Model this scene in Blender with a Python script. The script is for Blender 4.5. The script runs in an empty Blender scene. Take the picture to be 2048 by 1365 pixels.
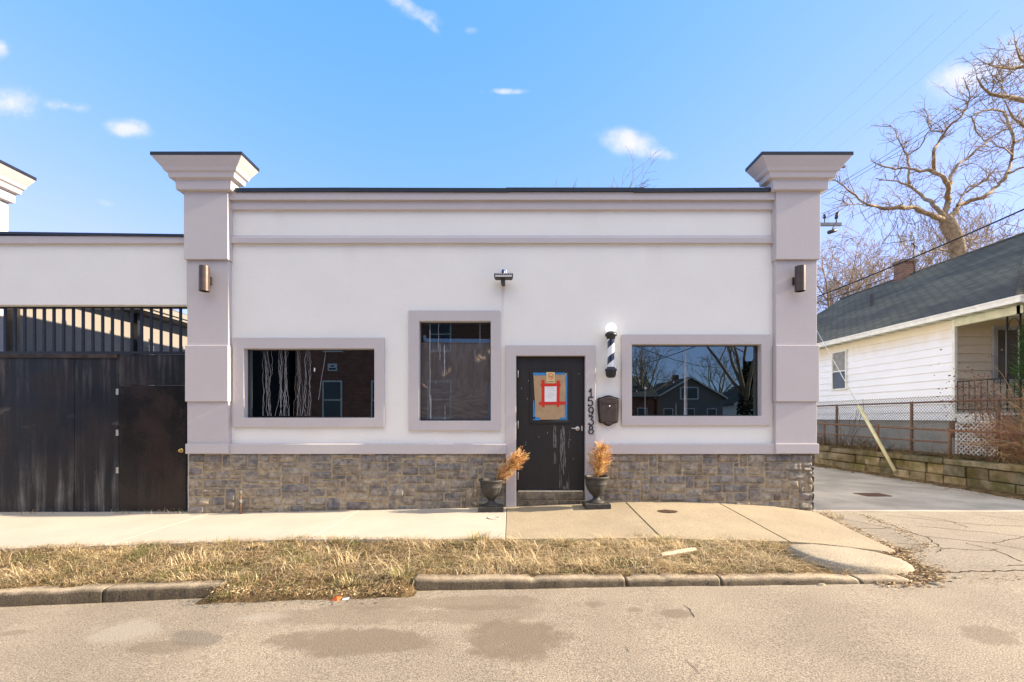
import bpy, bmesh, math, random
from mathutils import Vector, noise
R = math.radians
C = bpy.context.scene.collection
scene = bpy.context.scene

# ---------------------------------------------------------------- camera
F, VX, VY, EYE = 910.2, 1020.0, 835.0, 1.38
cd = bpy.data.cameras.new('camera'); cam = bpy.data.objects.new('camera', cd); C.objects.link(cam)
cam.location = (0, 0, EYE); cam.rotation_euler = (R(90), 0, 0)
cd.lens = 16.0; cd.sensor_width = 36.0
cd.shift_x = (1024 - VX) / 2048; cd.shift_y = (VY - 682.5) / 2048
cd.clip_end = 2000; cd.clip_start = 0.05
scene.camera = cam

# ---------------------------------------------------------------- light
SUN_EL, SUN_AZ = 25.8, -0.8          # azimuth measured from +x towards +y
sd = Vector((math.cos(R(SUN_EL)) * math.cos(R(SUN_AZ)), math.cos(R(SUN_EL)) * math.sin(R(SUN_AZ)), math.sin(R(SUN_EL))))
sl = bpy.data.lights.new('sun', 'SUN'); sl.energy = 5.0; sl.angle = R(0.55); sl.color = (1.0, 0.83, 0.61)
so = bpy.data.objects.new('sun', sl); C.objects.link(so)
so.rotation_euler = sd.to_track_quat('Z', 'Y').to_euler(); so.location = (30, 0, 20)

def world():
    w = bpy.data.worlds.new('World'); scene.world = w; w.use_nodes = True
    nt = w.node_tree; nt.nodes.clear(); N = nt.nodes.new; L = nt.links.new
    out = N('ShaderNodeOutputWorld'); bg = N('ShaderNodeBackground'); bg.inputs['Strength'].default_value = 0.15
    sky = N('ShaderNodeTexSky'); sky.sky_type = 'NISHITA'; sky.sun_disc = False
    sky.sun_elevation = R(SUN_EL); sky.sun_rotation = R(90 - SUN_AZ)
    sky.altitude = 0; sky.air_density = 1.0; sky.dust_density = 0.0; sky.ozone_density = 1.0
    # clouds: small soft patches at fixed directions of the sky
    tc = N('ShaderNodeTexCoord'); sep = N('ShaderNodeSeparateXYZ'); L(tc.outputs['Generated'], sep.inputs[0])
    def M(op, a, b=None, c=None):
        n = N('ShaderNodeMath'); n.operation = op
        for i, v in enumerate((a, b, c)):
            if v is None: continue
            if isinstance(v, (int, float)): n.inputs[i].default_value = v
            else: L(v, n.inputs[i])
        return n.outputs[0]
    yy = M('MAXIMUM', sep.outputs[1], 0.05)
    u = M('DIVIDE', sep.outputs[0], yy); v = M('DIVIDE', sep.outputs[2], yy)
    comb = N('ShaderNodeCombineXYZ'); L(u, comb.inputs[0]); L(v, comb.inputs[1])
    nz = N('ShaderNodeTexNoise'); nz.inputs['Scale'].default_value = 11; nz.inputs['Detail'].default_value = 7; nz.inputs['Roughness'].default_value = 0.62
    L(comb.outputs[0], nz.inputs['Vector'])
    nz2 = N('ShaderNodeTexNoise'); nz2.inputs['Scale'].default_value = 5; nz2.inputs['Detail'].default_value = 3
    L(comb.outputs[0], nz2.inputs['Vector'])
    tot = None
    for px, py, a, b, s, k in ((2, 95, 20, 20, 0, 1.0), (18, 205, 55, 32, .1, 1.15), (130, 212, 46, 13, .1, .85), (258, 257, 40, 18, .1, 1.05),
                            (815, 12, 60, 22, .5, 1.0), (848, 38, 34, 18, .9, .85), (1258, 286, 58, 24, .15, 1.1), (1318, 305, 40, 16, .1, .75), (1005, 183, 44, 7, 0, .75), (940, 62, 16, 9, 0, .5),
                            (1955, 152, 95, 42, -.25, 1.15), (2045, 125, 60, 55, 0, 1.1), (205, 405, 28, 9, .2, .55), (125, 394, 24, 9, 0, .5)):
        u0, v0 = (px - VX) / F, (VY - py) / F
        du = M('SUBTRACT', u, u0); dv = M('SUBTRACT', v, v0)
        dv2 = M('ADD', dv, M('MULTIPLY', du, s))
        q = M('ADD', M('POWER', M('ABSOLUTE', M('MULTIPLY', du, F / a)), 2.0), M('POWER', M('ABSOLUTE', M('MULTIPLY', dv2, F / b)), 2.0))
        g = M('MULTIPLY', M('EXPONENT', M('MULTIPLY', q, -1.0)), k)
        tot = g if tot is None else M('MAXIMUM', tot, g)
    nn = M('ADD', M('MULTIPLY', M('SUBTRACT', nz.outputs['Fac'], 0.5), 2.6), M('MULTIPLY', M('SUBTRACT', nz2.outputs['Fac'], 0.5), 1.6))
    dens = M('MULTIPLY', M('ADD', tot, M('MULTIPLY', nn, M('MINIMUM', M('MULTIPLY', tot, 2.2), 1.0))), 1.0)
    mr = N('ShaderNodeMapRange'); mr.interpolation_type = 'SMOOTHSTEP'
    L(dens, mr.inputs['Value']); mr.inputs['From Min'].default_value = 0.16; mr.inputs['From Max'].default_value = 1.45
    fac = M('MULTIPLY', mr.outputs[0], M('GREATER_THAN', sep.outputs[1], 0.05))
    fac = M('MULTIPLY', fac, 0.85)
    hs = N('ShaderNodeHueSaturation'); hs.inputs['Saturation'].default_value = SKY_SAT; hs.inputs['Value'].default_value = SKY_VAL
    hs.inputs['Hue'].default_value = SKY_HUE
    L(sky.outputs[0], hs.inputs['Color'])
    sc = N('ShaderNodeSeparateColor'); L(hs.outputs[0], sc.inputs[0]); cc = N('ShaderNodeCombineColor')
    r1 = M('MULTIPLY', M('POWER', sc.outputs[0], 1.45), .68); r2 = M('DIVIDE', r1, M('ADD', M('MULTIPLY', r1, .2), 1.0))
    g1 = M('MULTIPLY', M('POWER', sc.outputs[1], .52), 1.13); g2 = M('DIVIDE', g1, M('ADD', M('MULTIPLY', g1, .06), 1.0)); L(g2, cc.inputs[1]); L(M('MINIMUM', r2, M('MULTIPLY', g2, .74)), cc.inputs[0])
    L(M('MULTIPLY', M('POWER', sc.outputs[2], .5), 1.58), cc.inputs[2])
    mix = N('ShaderNodeMix'); mix.data_type = 'RGBA'; L(fac, mix.inputs['Factor']); L(cc.outputs[0], mix.inputs['A'])
    mix.inputs['B'].default_value = CLOUD
    # added bright cloud fill in the unseen sky behind the camera, lifts the shaded front
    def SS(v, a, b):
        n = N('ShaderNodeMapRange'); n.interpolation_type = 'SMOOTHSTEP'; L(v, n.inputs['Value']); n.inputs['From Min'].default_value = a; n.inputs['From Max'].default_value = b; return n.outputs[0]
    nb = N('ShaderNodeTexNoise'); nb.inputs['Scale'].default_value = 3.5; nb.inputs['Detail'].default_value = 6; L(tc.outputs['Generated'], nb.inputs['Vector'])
    fill_bank = M('MULTIPLY', M('MULTIPLY', SS(M('MULTIPLY', sep.outputs[1], -1.0), .05, .35), SS(sep.outputs[2], .46, .66)), SS(nb.outputs['Fac'], .28, .5))
    mix2 = N('ShaderNodeMix'); mix2.data_type = 'RGBA'; L(fill_bank, mix2.inputs['Factor']); L(mix.outputs['Result'], mix2.inputs['A']); mix2.inputs['B'].default_value = (5.6, 5.15, 4.6, 1)
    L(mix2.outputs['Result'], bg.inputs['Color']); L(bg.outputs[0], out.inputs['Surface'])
SKY_SAT, SKY_VAL, SKY_HUE, CLOUD = 1.0, 1.0, 0.5, (2.6, 2.5, 2.65, 1)
world()
vs = scene.view_settings; scene.display_settings.display_device = 'sRGB'
vs.view_transform = 'Standard'; vs.look = 'None'; vs.gamma = 1.0; vs.use_curve_mapping = False
vs.exposure = 1.48
scene.cycles.max_bounces = 8; scene.cycles.transparent_max_bounces = 12
scene.cycles.use_denoising = True; scene.cycles.denoising_prefilter = 'ACCURATE'

# ---------------------------------------------------------------- helpers
def X(px, Y): return (px - VX) / F * Y
def Z(py, Y): return EYE + (VY - py) / F * Y
def P(px, py, Y): return (X(px, Y), Y, Z(py, Y))
def lerp_table(t):
    def f(x):
        if x <= t[0][0]: return t[0][1]
        for (a, va), (b, vb) in zip(t, t[1:]):
            if x <= b: return va + (vb - va) * (x - a) / (b - a)
        return t[-1][1]
    return f
zs = lerp_table([(-9, -.12), (-8, -.108), (-4.9, -.098), (-2.3, -.043), (-.05, .008), (1.77, .085), (2.6, .092), (3.2, .07), (4.08, .018), (4.66, -.06)])
zf = lerp_table([(-9, -.20), (-5.8, -.117), (-3.75, -.05), (-2.39, -.006), (0, -.006), (1.7, .012), (3.3, -.03), (4.2, -.07)])
zk = lerp_table([(-9, -.32), (-4.5, -.179), (-2.57, -.104), (-.8, -.062), (2.57, -.045), (3.6, -.07)])
zr = lerp_table([(-40, -.7), (-9, -.47), (-4.5, -.316), (-2.57, -.227), (-.84, -.172), (2.57, -.112), (4.55, -.10), (9, -.08), (40, -.05)])
def zwalk(x, y):
    t = (7.0 - y) / 1.82
    return zs(x) + (zf(x) - zs(x)) * t

ORI = {}
class MB:
    def __init__(s): s.v = []; s.f = []; s.c = []; s.col = (1, 1, 1); s.smooth = []; s.sm = False
    def add(s, vs_, fs, col=None):
        n = len(s.v); s.v += [tuple(p) for p in vs_]; s.c += [col or s.col] * len(vs_)
        s.f += [tuple(i + n for i in f) for f in fs]; s.smooth += [s.sm] * len(fs); return s
    def box(s, x0, x1, y0, y1, z0, z1, col=None):
        return s.add([(x0, y0, z0), (x1, y0, z0), (x1, y1, z0), (x0, y1, z0), (x0, y0, z1), (x1, y0, z1), (x1, y1, z1), (x0, y1, z1)],
              [(0, 3, 2, 1), (4, 5, 6, 7), (0, 1, 5, 4), (1, 2, 6, 5), (2, 3, 7, 6), (3, 0, 4, 7)], col)
    def quad(s, a, b, c, d, col=None): return s.add([a, b, c, d], [(0, 1, 2, 3)], col)
    def prism(s, poly, axis, t0, t1, col=None):
        # poly of 2-D points swept along an axis: 'y' takes (x,z), 'z' takes (x,y), 'x' takes (y,z)
        n = len(poly)
        mk = {'y': lambda p, t: (p[0], t, p[1]), 'z': lambda p, t: (p[0], p[1], t), 'x': lambda p, t: (t, p[0], p[1])}[axis]
        vs_ = [mk(p, t0) for p in poly] + [mk(p, t1) for p in poly]
        fs = [tuple(range(n)), tuple(range(2 * n - 1, n - 1, -1))] + [(i, i + n, (i + 1) % n + n, (i + 1) % n) for i in range(n)]
        return s.add(vs_, fs, col)
    def tube(s, pts, rad, n=6, col=None, cap=True, smooth=True):
        pts = [Vector(p) for p in pts]; m = len(pts)
        if not hasattr(rad, '__len__'): rad = [rad] * m
        vs_ = []; prev = None
        for i, p in enumerate(pts):
            d = (pts[min(i + 1, m - 1)] - pts[max(i - 1, 0)])
            if d.length < 1e-9: d = Vector((0, 0, 1))
            d.normalize()
            if prev is None:
                a = Vector((1, 0, 0)) if abs(d.x) < .8 else Vector((0, 0, 1))
                u = d.cross(a).normalized()
            else:
                u = prev - d * prev.dot(d)
                u = u.normalized() if u.length > 1e-6 else d.orthogonal().normalized()
            prev = u; w = d.cross(u)
            for k in range(n):
                a = 2 * math.pi * k / n
                vs_.append(p + (u * math.cos(a) + w * math.sin(a)) * rad[i])
        fs = [(i * n + k, i * n + (k + 1) % n, (i + 1) * n + (k + 1) % n, (i + 1) * n + k) for i in range(m - 1) for k in range(n)]
        o = s.sm; s.sm = smooth; s.add(vs_, fs, col); s.sm = False
        if cap and n > 3:
            b = len(s.v) - len(vs_)
            s.f += [tuple(b + k for k in range(n - 1, -1, -1)), tuple(b + (m - 1) * n + k for k in range(n))]; s.smooth += [False, False]
        s.sm = o; return s
    def lathe(s, c, prof, n=24, col=None, axis='z', smooth=True):
        vs_ = []; m = len(prof)
        for r, h in prof:
            for k in range(n):
                a = 2 * math.pi * k / n
                if axis == 'z': vs_.append((c[0] + r * math.cos(a), c[1] + r * math.sin(a), c[2] + h))
                elif axis == 'y': vs_.append((c[0] + r * math.cos(a), c[1] + h, c[2] + r * math.sin(a)))
                else: vs_.append((c[0] + h, c[1] + r * math.cos(a), c[2] + r * math.sin(a)))
        fs = [(i * n + k, i * n + (k + 1) % n, (i + 1) * n + (k + 1) % n, (i + 1) * n + k) for i in range(m - 1) for k in range(n)]
        o = s.sm; s.sm = smooth; s.add(vs_, fs, col); s.sm = o; return s
    def ring(s, out, inn, yf, ybo, ybi, col=None):
        # rectangular frame facing -y: out / inn = (x0,x1,z0,z1)
        q = lambda r, y: [(r[0], y, r[2]), (r[1], y, r[2]), (r[1], y, r[3]), (r[0], y, r[3])]
        vs_ = q(out, yf) + q(inn, yf) + q(out, ybo) + q(inn, ybi)
        fs = []
        for i in range(4):
            j = (i + 1) % 4
            fs += [(i, j, 4 + j, 4 + i), (8 + i, 8 + j, j, i), (4 + i, 4 + j, 12 + j, 12 + i)]
        return s.add(vs_, fs, col)
    def grid(s, x0, x1, y0, y1, zfun, nx, ny, col=None):
        vs_ = []
        for j in range(ny + 1):
            for i in range(nx + 1):
                x = x0 + (x1 - x0) * i / nx; y = y0 + (y1 - y0) * j / ny
                vs_.append((x, y, zfun(x, y)))
        fs = [(j * (nx + 1) + i, j * (nx + 1) + i + 1, (j + 1) * (nx + 1) + i + 1, (j + 1) * (nx + 1) + i) for j in range(ny) for i in range(nx)]
        o = s.sm; s.sm = True; s.add(vs_, fs, col); s.sm = o; return s
    def build(s, name, m, parent=None, bevel=0, seg=1, base=None, fix=True):
        me = bpy.data.meshes.new(name)
        if parent is not None: o0 = ORI[parent.name]
        elif base is not None: o0 = base
        else:
            xs = [p[0] for p in s.v]; ys = [p[1] for p in s.v]; zz = [p[2] for p in s.v]
            o0 = ((min(xs) + max(xs)) / 2, (min(ys) + max(ys)) / 2, min(zz))
        me.from_pydata([(p[0] - o0[0], p[1] - o0[1], p[2] - o0[2]) for p in s.v], [], s.f)
        me.polygons.foreach_set('use_smooth', s.smooth)
        if any(c != (1, 1, 1) for c in s.c):
            ca = me.color_attributes.new('Col', 'FLOAT_COLOR', 'POINT')
            flat = []
            for c in s.c: flat += [c[0], c[1], c[2], 1.0]
            ca.data.foreach_set('color', flat)
        if bevel or fix:
            b = bmesh.new(); b.from_mesh(me)
            if bevel:
                bmesh.ops.remove_doubles(b, verts=b.verts, dist=1e-5)
                bmesh.ops.recalc_face_normals(b, faces=b.faces)
                es = [e for e in b.edges if len(e.link_faces) == 2 and e.calc_face_angle(0) > .5]
                bmesh.ops.bevel(b, geom=es, offset=bevel, segments=seg, profile=.5, affect='EDGES', clamp_overlap=True)
            elif len(s.f) < 60000: bmesh.ops.recalc_face_normals(b, faces=b.faces)
            b.to_mesh(me); b.free()
        me.materials.append(m)
        o = bpy.data.objects.new(name, me); C.objects.link(o)
        ORI[o.name] = o0
        if parent is not None: o.parent = parent
        else: o.location = o0
        return o

def tag(o, label=None, cat=None, group=None, kind=None):
    if label: o['label'] = label
    if cat: o['category'] = cat
    if group: o['group'] = group
    if kind: o['kind'] = kind
    return o
def thing(name, label, cat, base, group=None):
    o = bpy.data.objects.new(name, None); C.objects.link(o); o.location = base; o.empty_display_size = .1
    ORI[o.name] = tuple(base)
    return tag(o, label, cat, group)
def struct(o): return tag(o, kind='structure')

# ---------------------------------------------------------------- materials
def rgba(c): return (c[0], c[1], c[2], 1)
class NT:
    def __init__(s, name):
        s.m = bpy.data.materials.new(name); s.m.use_nodes = True; s.t = s.m.node_tree; s.t.nodes.clear()
        s.out = s.N('ShaderNodeOutputMaterial'); s.b = s.N('ShaderNodeBsdfPrincipled'); s.L(s.b.outputs[0], s.out.inputs[0])
        s.pos = s.N('ShaderNodeNewGeometry').outputs['Position']
    def N(s, t): return s.t.nodes.new(t)
    def L(s, a, b): s.t.links.new(a, b)
    def set(s, sock, v):
        if isinstance(v, (int, float)): sock.default_value = v
        elif isinstance(v, tuple): sock.default_value = v if len(v) != 3 or sock.type == 'VECTOR' else rgba(v)
        else: s.L(v, sock)
    def math(s, op, a, b=0.0):
        n = s.N('ShaderNodeMath'); n.operation = op; s.set(n.inputs[0], a); s.set(n.inputs[1], b); return n.outputs[0]
    def noise(s, scale, detail=4, rough=.55, stretch=None, dist=0):
        v = s.pos
        if stretch:
            m = s.N('ShaderNodeMapping'); m.inputs['Scale'].default_value = stretch; s.L(v, m.inputs['Vector']); v = m.outputs[0]
        n = s.N('ShaderNodeTexNoise'); n.inputs['Scale'].default_value = scale; n.inputs['Detail'].default_value = detail
        n.inputs['Roughness'].default_value = rough; n.inputs['Distortion'].default_value = dist
        s.L(v, n.inputs['Vector']); return n.outputs['Fac']
    def ramp(s, fac, a, b, va=0.0, vb=1.0, smooth=True):
        n = s.N('ShaderNodeMapRange'); n.interpolation_type = 'SMOOTHSTEP' if smooth else 'LINEAR'
        s.set(n.inputs['Value'], fac); n.inputs['From Min'].default_value = a; n.inputs['From Max'].default_value = b
        n.inputs['To Min'].default_value = va; n.inputs['To Max'].default_value = vb; return n.outputs[0]
    def mix(s, fac, a, b, mode='MIX'):
        n = s.N('ShaderNodeMix'); n.data_type = 'RGBA'; n.blend_type = mode
        s.set(n.inputs['Factor'], fac); s.set(n.inputs['A'], a); s.set(n.inputs['B'], b); return n.outputs['Result']
    def attr(s):
        n = s.N('ShaderNodeAttribute'); n.attribute_name = 'Col'; return n.outputs['Color']
    def bump(s, h, strength, dist=.01):
        n = s.N('ShaderNodeBump'); n.inputs['Strength'].default_value = strength; n.inputs['Distance'].default_value = dist
        s.L(h, n.inputs['Height']); s.L(n.outputs[0], s.b.inputs['Normal'])
    def fin(s, col, rough=.8, spec=.3, metal=0.0):
        s.set(s.b.inputs['Base Color'], col); s.set(s.b.inputs['Roughness'], rough)
        s.b.inputs['Specular IOR Level'].default_value = spec; s.b.inputs['Metallic'].default_value = metal; return s.m
def simple(name, col, rough=.7, var=.15, vscale=4, bump=0, bscale=60, spec=.3, metal=0.0, attr=False, bdist=.004, fine=0, fscale=120):
    t = NT(name)
    base = t.attr() if attr else col
    n = t.noise(vscale, 5, .6)
    if attr: c = t.mix(1.0, base, t.mix(n, tuple(max(0, 1 - var * 1.6) for _ in range(3)), tuple(1 + var * 1.6 for _ in range(3))), 'MULTIPLY')
    else: c = t.mix(t.ramp(n, .3, .7), tuple(x * (1 - var) for x in col), tuple(x * (1 + var) for x in col))
    if fine:
        n2 = t.noise(fscale, 3, .7)
        c = t.mix(1.0, c, t.mix(t.ramp(n2, .3, .7), (1 - fine,) * 3, (1 + fine,) * 3), 'MULTIPLY')
    if bump: t.bump(t.noise(bscale, 4, .65), bump, bdist)
    return t.fin(c, rough, spec, metal)

def stucco(name, col, stain):
    t = NT(name)
    c = t.mix(t.ramp(t.noise(1.3, 6, .6), .3, .72), tuple(x * .98 for x in col), tuple(min(.93, x * 1.015) for x in col))
    c = t.mix(t.ramp(t.noise(1.0, 6, .65, (9, 9, .7)), .6, .9, 0, .15), c, stain)
    if stain[0] > .7:
        sp = t.N('ShaderNodeSeparateXYZ'); t.L(t.pos, sp.inputs[0])
        for (px_, p0, p1, wd, kk) in ((1005, 560, 665, .035, .45), (1001, 566, 600, .14, .22), (700, 487, 560, .16, .10), (1310, 487, 570, .2, .10), (560, 420, 470, .15, .10), (1180, 420, 468, .2, .10), (910, 862, 888, .3, .15), (620, 855, 888, .3, .12)):
            wob = t.math('MULTIPLY', t.math('SUBTRACT', t.noise(5, 4, .6), .5), .06)
            dx = t.math('ABSOLUTE', t.math('DIVIDE', t.math('ADD', t.math('SUBTRACT', sp.outputs[0], X(px_, 7)), wob), wd))
            m_ = t.math('MULTIPLY', t.ramp(dx, .2, 1.0, kk, 0), t.math('MULTIPLY', t.ramp(sp.outputs[2], Z(p0, 7) - .03, Z(p0, 7) + .01, 1, 0), t.ramp(sp.outputs[2], Z(p1, 7), Z(p0, 7), 0, 1)))
            c = t.mix(m_, c, (.56, .44, .34))
    c = t.mix(t.ramp(t.noise(34, 5, .7), .3, .7), t.mix(.055, c, (.2, .17, .14)), c)
    c = t.mix(t.ramp(t.noise(240, 2, .7), .25, .75), t.mix(.07, c, (0.1, .1, .1)), c)
    t.bump(t.noise(90, 7, .75), .6, .008)
    return t.fin(c, .92, .15)
M = {}
M['white_stucco'] = stucco('white_stucco', (.87, .862, .825), (.74, .70, .64))
M['trim_stucco'] = stucco('trim_stucco', (.565, .528, .535), (.49, .455, .455))
M['black_metal'] = simple('black_metal', (.012, .014, .02), .32, .3, 9, .1, 30, .5)
M['dark_iron'] = simple('dark_iron', (.018, .017, .018), .5, .4, 20, .2, 90, .4)
M['bronze'] = simple('bronze', (.085, .062, .05), .38, .15, 14, .1, 120, .5, .35)
M['steel'] = simple('steel', (.62, .6, .56), .35, .15, 30, 0, 1, .5, .8)
M['white_plastic'] = simple('white_plastic', (.75, .75, .75), .35, .05)
M['dark_grey'] = simple('dark_grey', (.05, .045, .04), .5, .2, 12, .2, 90, .4)
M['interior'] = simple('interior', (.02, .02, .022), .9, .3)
M['urn'] = simple('urn', (.05, .046, .04), .62, .28, 14, .25, 60, .4, fine=.12)
M['soil'] = simple('soil', (.08, .05, .03), .95, .3, 30, .6, 80, .1)
M['cardboard'] = simple('cardboard', (.42, .29, .17), .85, .08, 9, .15, 40, .2)
M['paper'] = simple('paper', (.78, .77, .78), .8, .03)
M['red_tape'] = simple('red_tape', (.62, .035, .02), .45, .1, 30)
M['blue_tape'] = simple('blue_tape', (.04, .22, .52), .6, .15, 30)
M['pale_blue_tape'] = simple('pale_blue_tape', (.34, .60, .92), .6, .1, 30)
M['ink'] = simple('ink', (.30, .33, .42), .8)
M['dark_ink'] = simple('dark_ink', (.03, .025, .02), .8)
M['sticker'] = simple('sticker', (.72, .55, .28), .5)
M['orange'] = simple('orange', (.65, .14, .03), .6)
M['blue_plastic'] = simple('blue_plastic', (.01, .06, .25), .25)
M['roof_felt'] = simple('roof_felt', (.07, .07, .075), .9, .3, 2)
M['brass'] = simple('brass', (.6, .38, .12), .3, .1, metal=.9)

def concrete(name, col, speck, var=.12, fs=160, bump=.35, stains=(), grime_shade=False, specks=False):
    t = NT(name)
    n = t.noise(1.1, 7, .62); c = t.mix(t.ramp(n, .3, .7), tuple(x * (1 - var) for x in col), tuple(x * (1 + var) for x in col))
    n2 = t.noise(fs, 3, .75); c = t.mix(1.0, c, t.mix(t.ramp(n2, .32, .68), (1 - speck,) * 3, (1 + speck,) * 3), 'MULTIPLY')
    n3 = t.noise(5, 6, .7); c = t.mix(t.ramp(n3, .58, .8, 0, .35), c, tuple(x * .66 for x in col))
    NZ = (t.noise(1.5, 4, .6), t.noise(7, 6, .7)) if stains else ()
    for (x, y, a, b, s, colr, k) in stains:
        sp = t.N('ShaderNodeSeparateXYZ'); t.L(t.pos, sp.inputs[0])
        dx = t.math('SUBTRACT', sp.outputs[0], x); dy = t.math('SUBTRACT', sp.outputs[1], y)
        dy = t.math('ADD', dy, t.math('MULTIPLY', dx, s))
        q = t.math('ADD', t.math('POWER', t.math('ABSOLUTE', t.math('DIVIDE', dx, a)), 2.0), t.math('POWER', t.math('ABSOLUTE', t.math('DIVIDE', dy, b)), 2.0))
        q = t.math('ADD', q, t.math('ADD', t.math('MULTIPLY', t.math('SUBTRACT', NZ[0], .5), 3.4), t.math('MULTIPLY', t.math('SUBTRACT', NZ[1], .5), 2.2)))
        c = t.mix(t.ramp(q, .35, 1.15, k, 0), c, colr)
    if specks:
        c = t.mix(t.ramp(t.noise(48, 2, .6), .66, .73, 0, .55), c, tuple(x * .4 for x in col)); c = t.mix(t.ramp(t.noise(57, 2, .6), .68, .74, 0, .5), c, tuple(x * 1.5 for x in col))
    if grime_shade: c = t.mix(1.0, c, t.attr(), 'MULTIPLY')
    t.bump(n2, bump, .006)
    return t.fin(c, .9, .2), t
def road_pt(px, py):
    # point on the road surface seen at this pixel
    y = 4.0
    for _ in range(20): 
        zz = zr((px - VX) / F * y); y = (EYE - zz) * F / (py - VY)
    return (px - VX) / F * y, y
st = []
WET, PALE = (.175, .138, .098), (.36, .315, .26)
for px, py, a, b, s, colr, k in ((700, 1288, 175, 32, .05, WET, .8), (1035, 1283, 115, 45, 0, WET, .85), (790, 1235, 330, 22, .03, WET, .5), (1187, 1213, 36, 9, 0, WET, .8), (1352, 1232, 30, 9, 0, WET, .7),
                           (1985, 1280, 60, 24, -.25, WET, .6), (390, 1282, 60, 17, .3, (.15, .13, .11), .6), (330, 1300, 70, 14, .1, WET, .6), (235, 1268, 85, 28, .15, PALE, .65), (900, 1210, 220, 14, 0, WET, .55), (1270, 1225, 22, 6, 0, WET, .6), (30, 1270, 30, 6, 0, WET, .5), (520, 1240, 60, 10, 0, PALE, .5)):
    x, y = road_pt(px, py); x2, _ = road_pt(px + a, py); _, y2 = road_pt(px, py + b)
    st.append((x, y, abs(x2 - x), abs(y2 - y), s, colr, k))
def road_mat():
    col = (.282, .236, .179)
    m, t = concrete('worn_asphalt', col, .42, .13, 88, .9, st, False, True)
    return m
M['road'] = road_mat()
M['apron'] = concrete('grey_asphalt', (.255, .218, .168), .42, .1, 80, .6)[0]
M['alley'] = concrete('alley_concrete', (.40, .35, .285), .14, .24, 110, .3)[0]
M['walk_new'] = concrete('new_concrete', (.46, .405, .335), .05, .06, 200, .15)[0]
M['walk_old'] = concrete('old_concrete', (.33, .272, .19), .36, .09, 100, .5)[0]
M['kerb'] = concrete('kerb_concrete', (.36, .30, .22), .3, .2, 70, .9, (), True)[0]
M['block'] = concrete('pebbly_concrete', (.36, .305, .225), .4, .12, 80, 1.0)[0]
M['soil_straw'] = simple('soil_straw', (.14, .095, .048), .95, .45, 7, .8, 60, .1, bdist=.02, fine=.3)
M['far_ground'] = simple('far_ground', (.17, .14, .075), .95, .3, .7, .5, 30, .1)
M['grass'] = simple('grass', (1, 1, 1), .75, .12, 3, attr=True, spec=.2)
M['litter'] = simple('litter', (1, 1, 1), .85, .2, 12, attr=True, spec=.15)

def stone_mat():
    t = NT('ledge_stone')
    a = t.attr()
    n = t.noise(11, 7, .68); c = t.mix(1.0, a, t.mix(t.ramp(n, .28, .72), (.5, .51, .55), (1.52, 1.45, 1.32)), 'MULTIPLY')
    n2 = t.noise(30, 5, .7); c = t.mix(t.ramp(n2, .52, .75, 0, .55), c, (.33, .26, .17)); c = t.mix(t.ramp(t.noise(9, 5, .7), .6, .75, 0, .5), c, (.15, .145, .16))
    t.bump(t.noise(30, 8, .75), 1.0, .03)
    return t.fin(c, .85, .25)
M['stone'] = stone_mat()
M['mortar'] = simple('mortar', (.37, .30, .20), .95, .2, 20, .6, 120, .1)

def streak_metal(name, base, pale, rust, rough=.28):
    t = NT(name)
    sp = t.N('ShaderNodeSeparateXYZ'); t.L(t.pos, sp.inputs[0]); z = sp.outputs[2]
    st1 = t.noise(1.0, 6, .65, (7, 7, .55)); st2 = t.noise(1.0, 7, .7, (22, 22, 1.0)); bl = t.noise(1.4, 6, .6)
    low = t.ramp(z, .95, .0, .10, 1)
    up = t.ramp(z, 1.5, 2.4, 0, .8)
    st3 = t.noise(1.0, 8, .75, (60, 60, 1.6))
    c = t.mix(t.ramp(bl, .40, .62, 0, .9), base, rust)
    c = t.mix(t.ramp(st3, .45, .75, 0, .12), c, tuple(x * 3 for x in base)); c = t.mix(t.ramp(t.noise(120, 3, .8), .5, .8, 0, .25), c, (.12, .11, .11))
    w = t.math('MULTIPLY', t.ramp(t.math('ADD', t.math('MULTIPLY', st1, .62), t.math('ADD', t.math('MULTIPLY', st2, .28), t.math('MULTIPLY', st3, .10))), .46, .66), t.math('ADD', t.math('MULTIPLY', low, .9), t.math('MULTIPLY', up, .62)))
    w = t.math('MULTIPLY', w, t.ramp(t.noise(1.3, 5, .65, (1, 1, .7)), .38, .58, .3, 1))
    c = t.mix(w, c, pale)
    big = t.noise(1.0, 6, .7, (1.2, 1, 3.5)); c = t.mix(t.ramp(big, .6, .72, 0, .35), c, tuple(x * .7 for x in pale))
    sc = t.noise(45, 3, .8); c = t.mix(t.ramp(sc, .74, .8, 0, .7), c, (.3, .3, .3))
    t.bump(t.noise(3.0, 5, .6), .2, .03)
    r = t.ramp(t.math('ADD', bl, t.math('MULTIPLY', w, .5)), .3, .9, rough, .62)
    return t.fin(c, r, .28)
M['gate_panel'] = streak_metal('gate_panel', (.010, .011, .016), (.25, .235, .215), (.020, .015, .014), .3)
M['gate_door'] = streak_metal('gate_door', (.014, .013, .014), (.06, .048, .038), (.026, .014, .010), .16)
M['gate_bar'] = simple('gate_bar', (.012, .013, .02), .4, .4, 20, .2, 60, .5)
M['rusty_channel'] = simple('rusty_channel', (.05, .036, .028), .6, .5, 8, .3, 60, .3)
M['shop_door'] = streak_metal('shop_door', (.022, .022, .023), (.04, .038, .036), (.026, .022, .02), .42)
M['drip'] = simple('drip', (.15, .145, .135), .8, .35, 25)
M['glass_drip'] = simple('glass_drip', (.33, .33, .35), .7, .25, 14)

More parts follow.
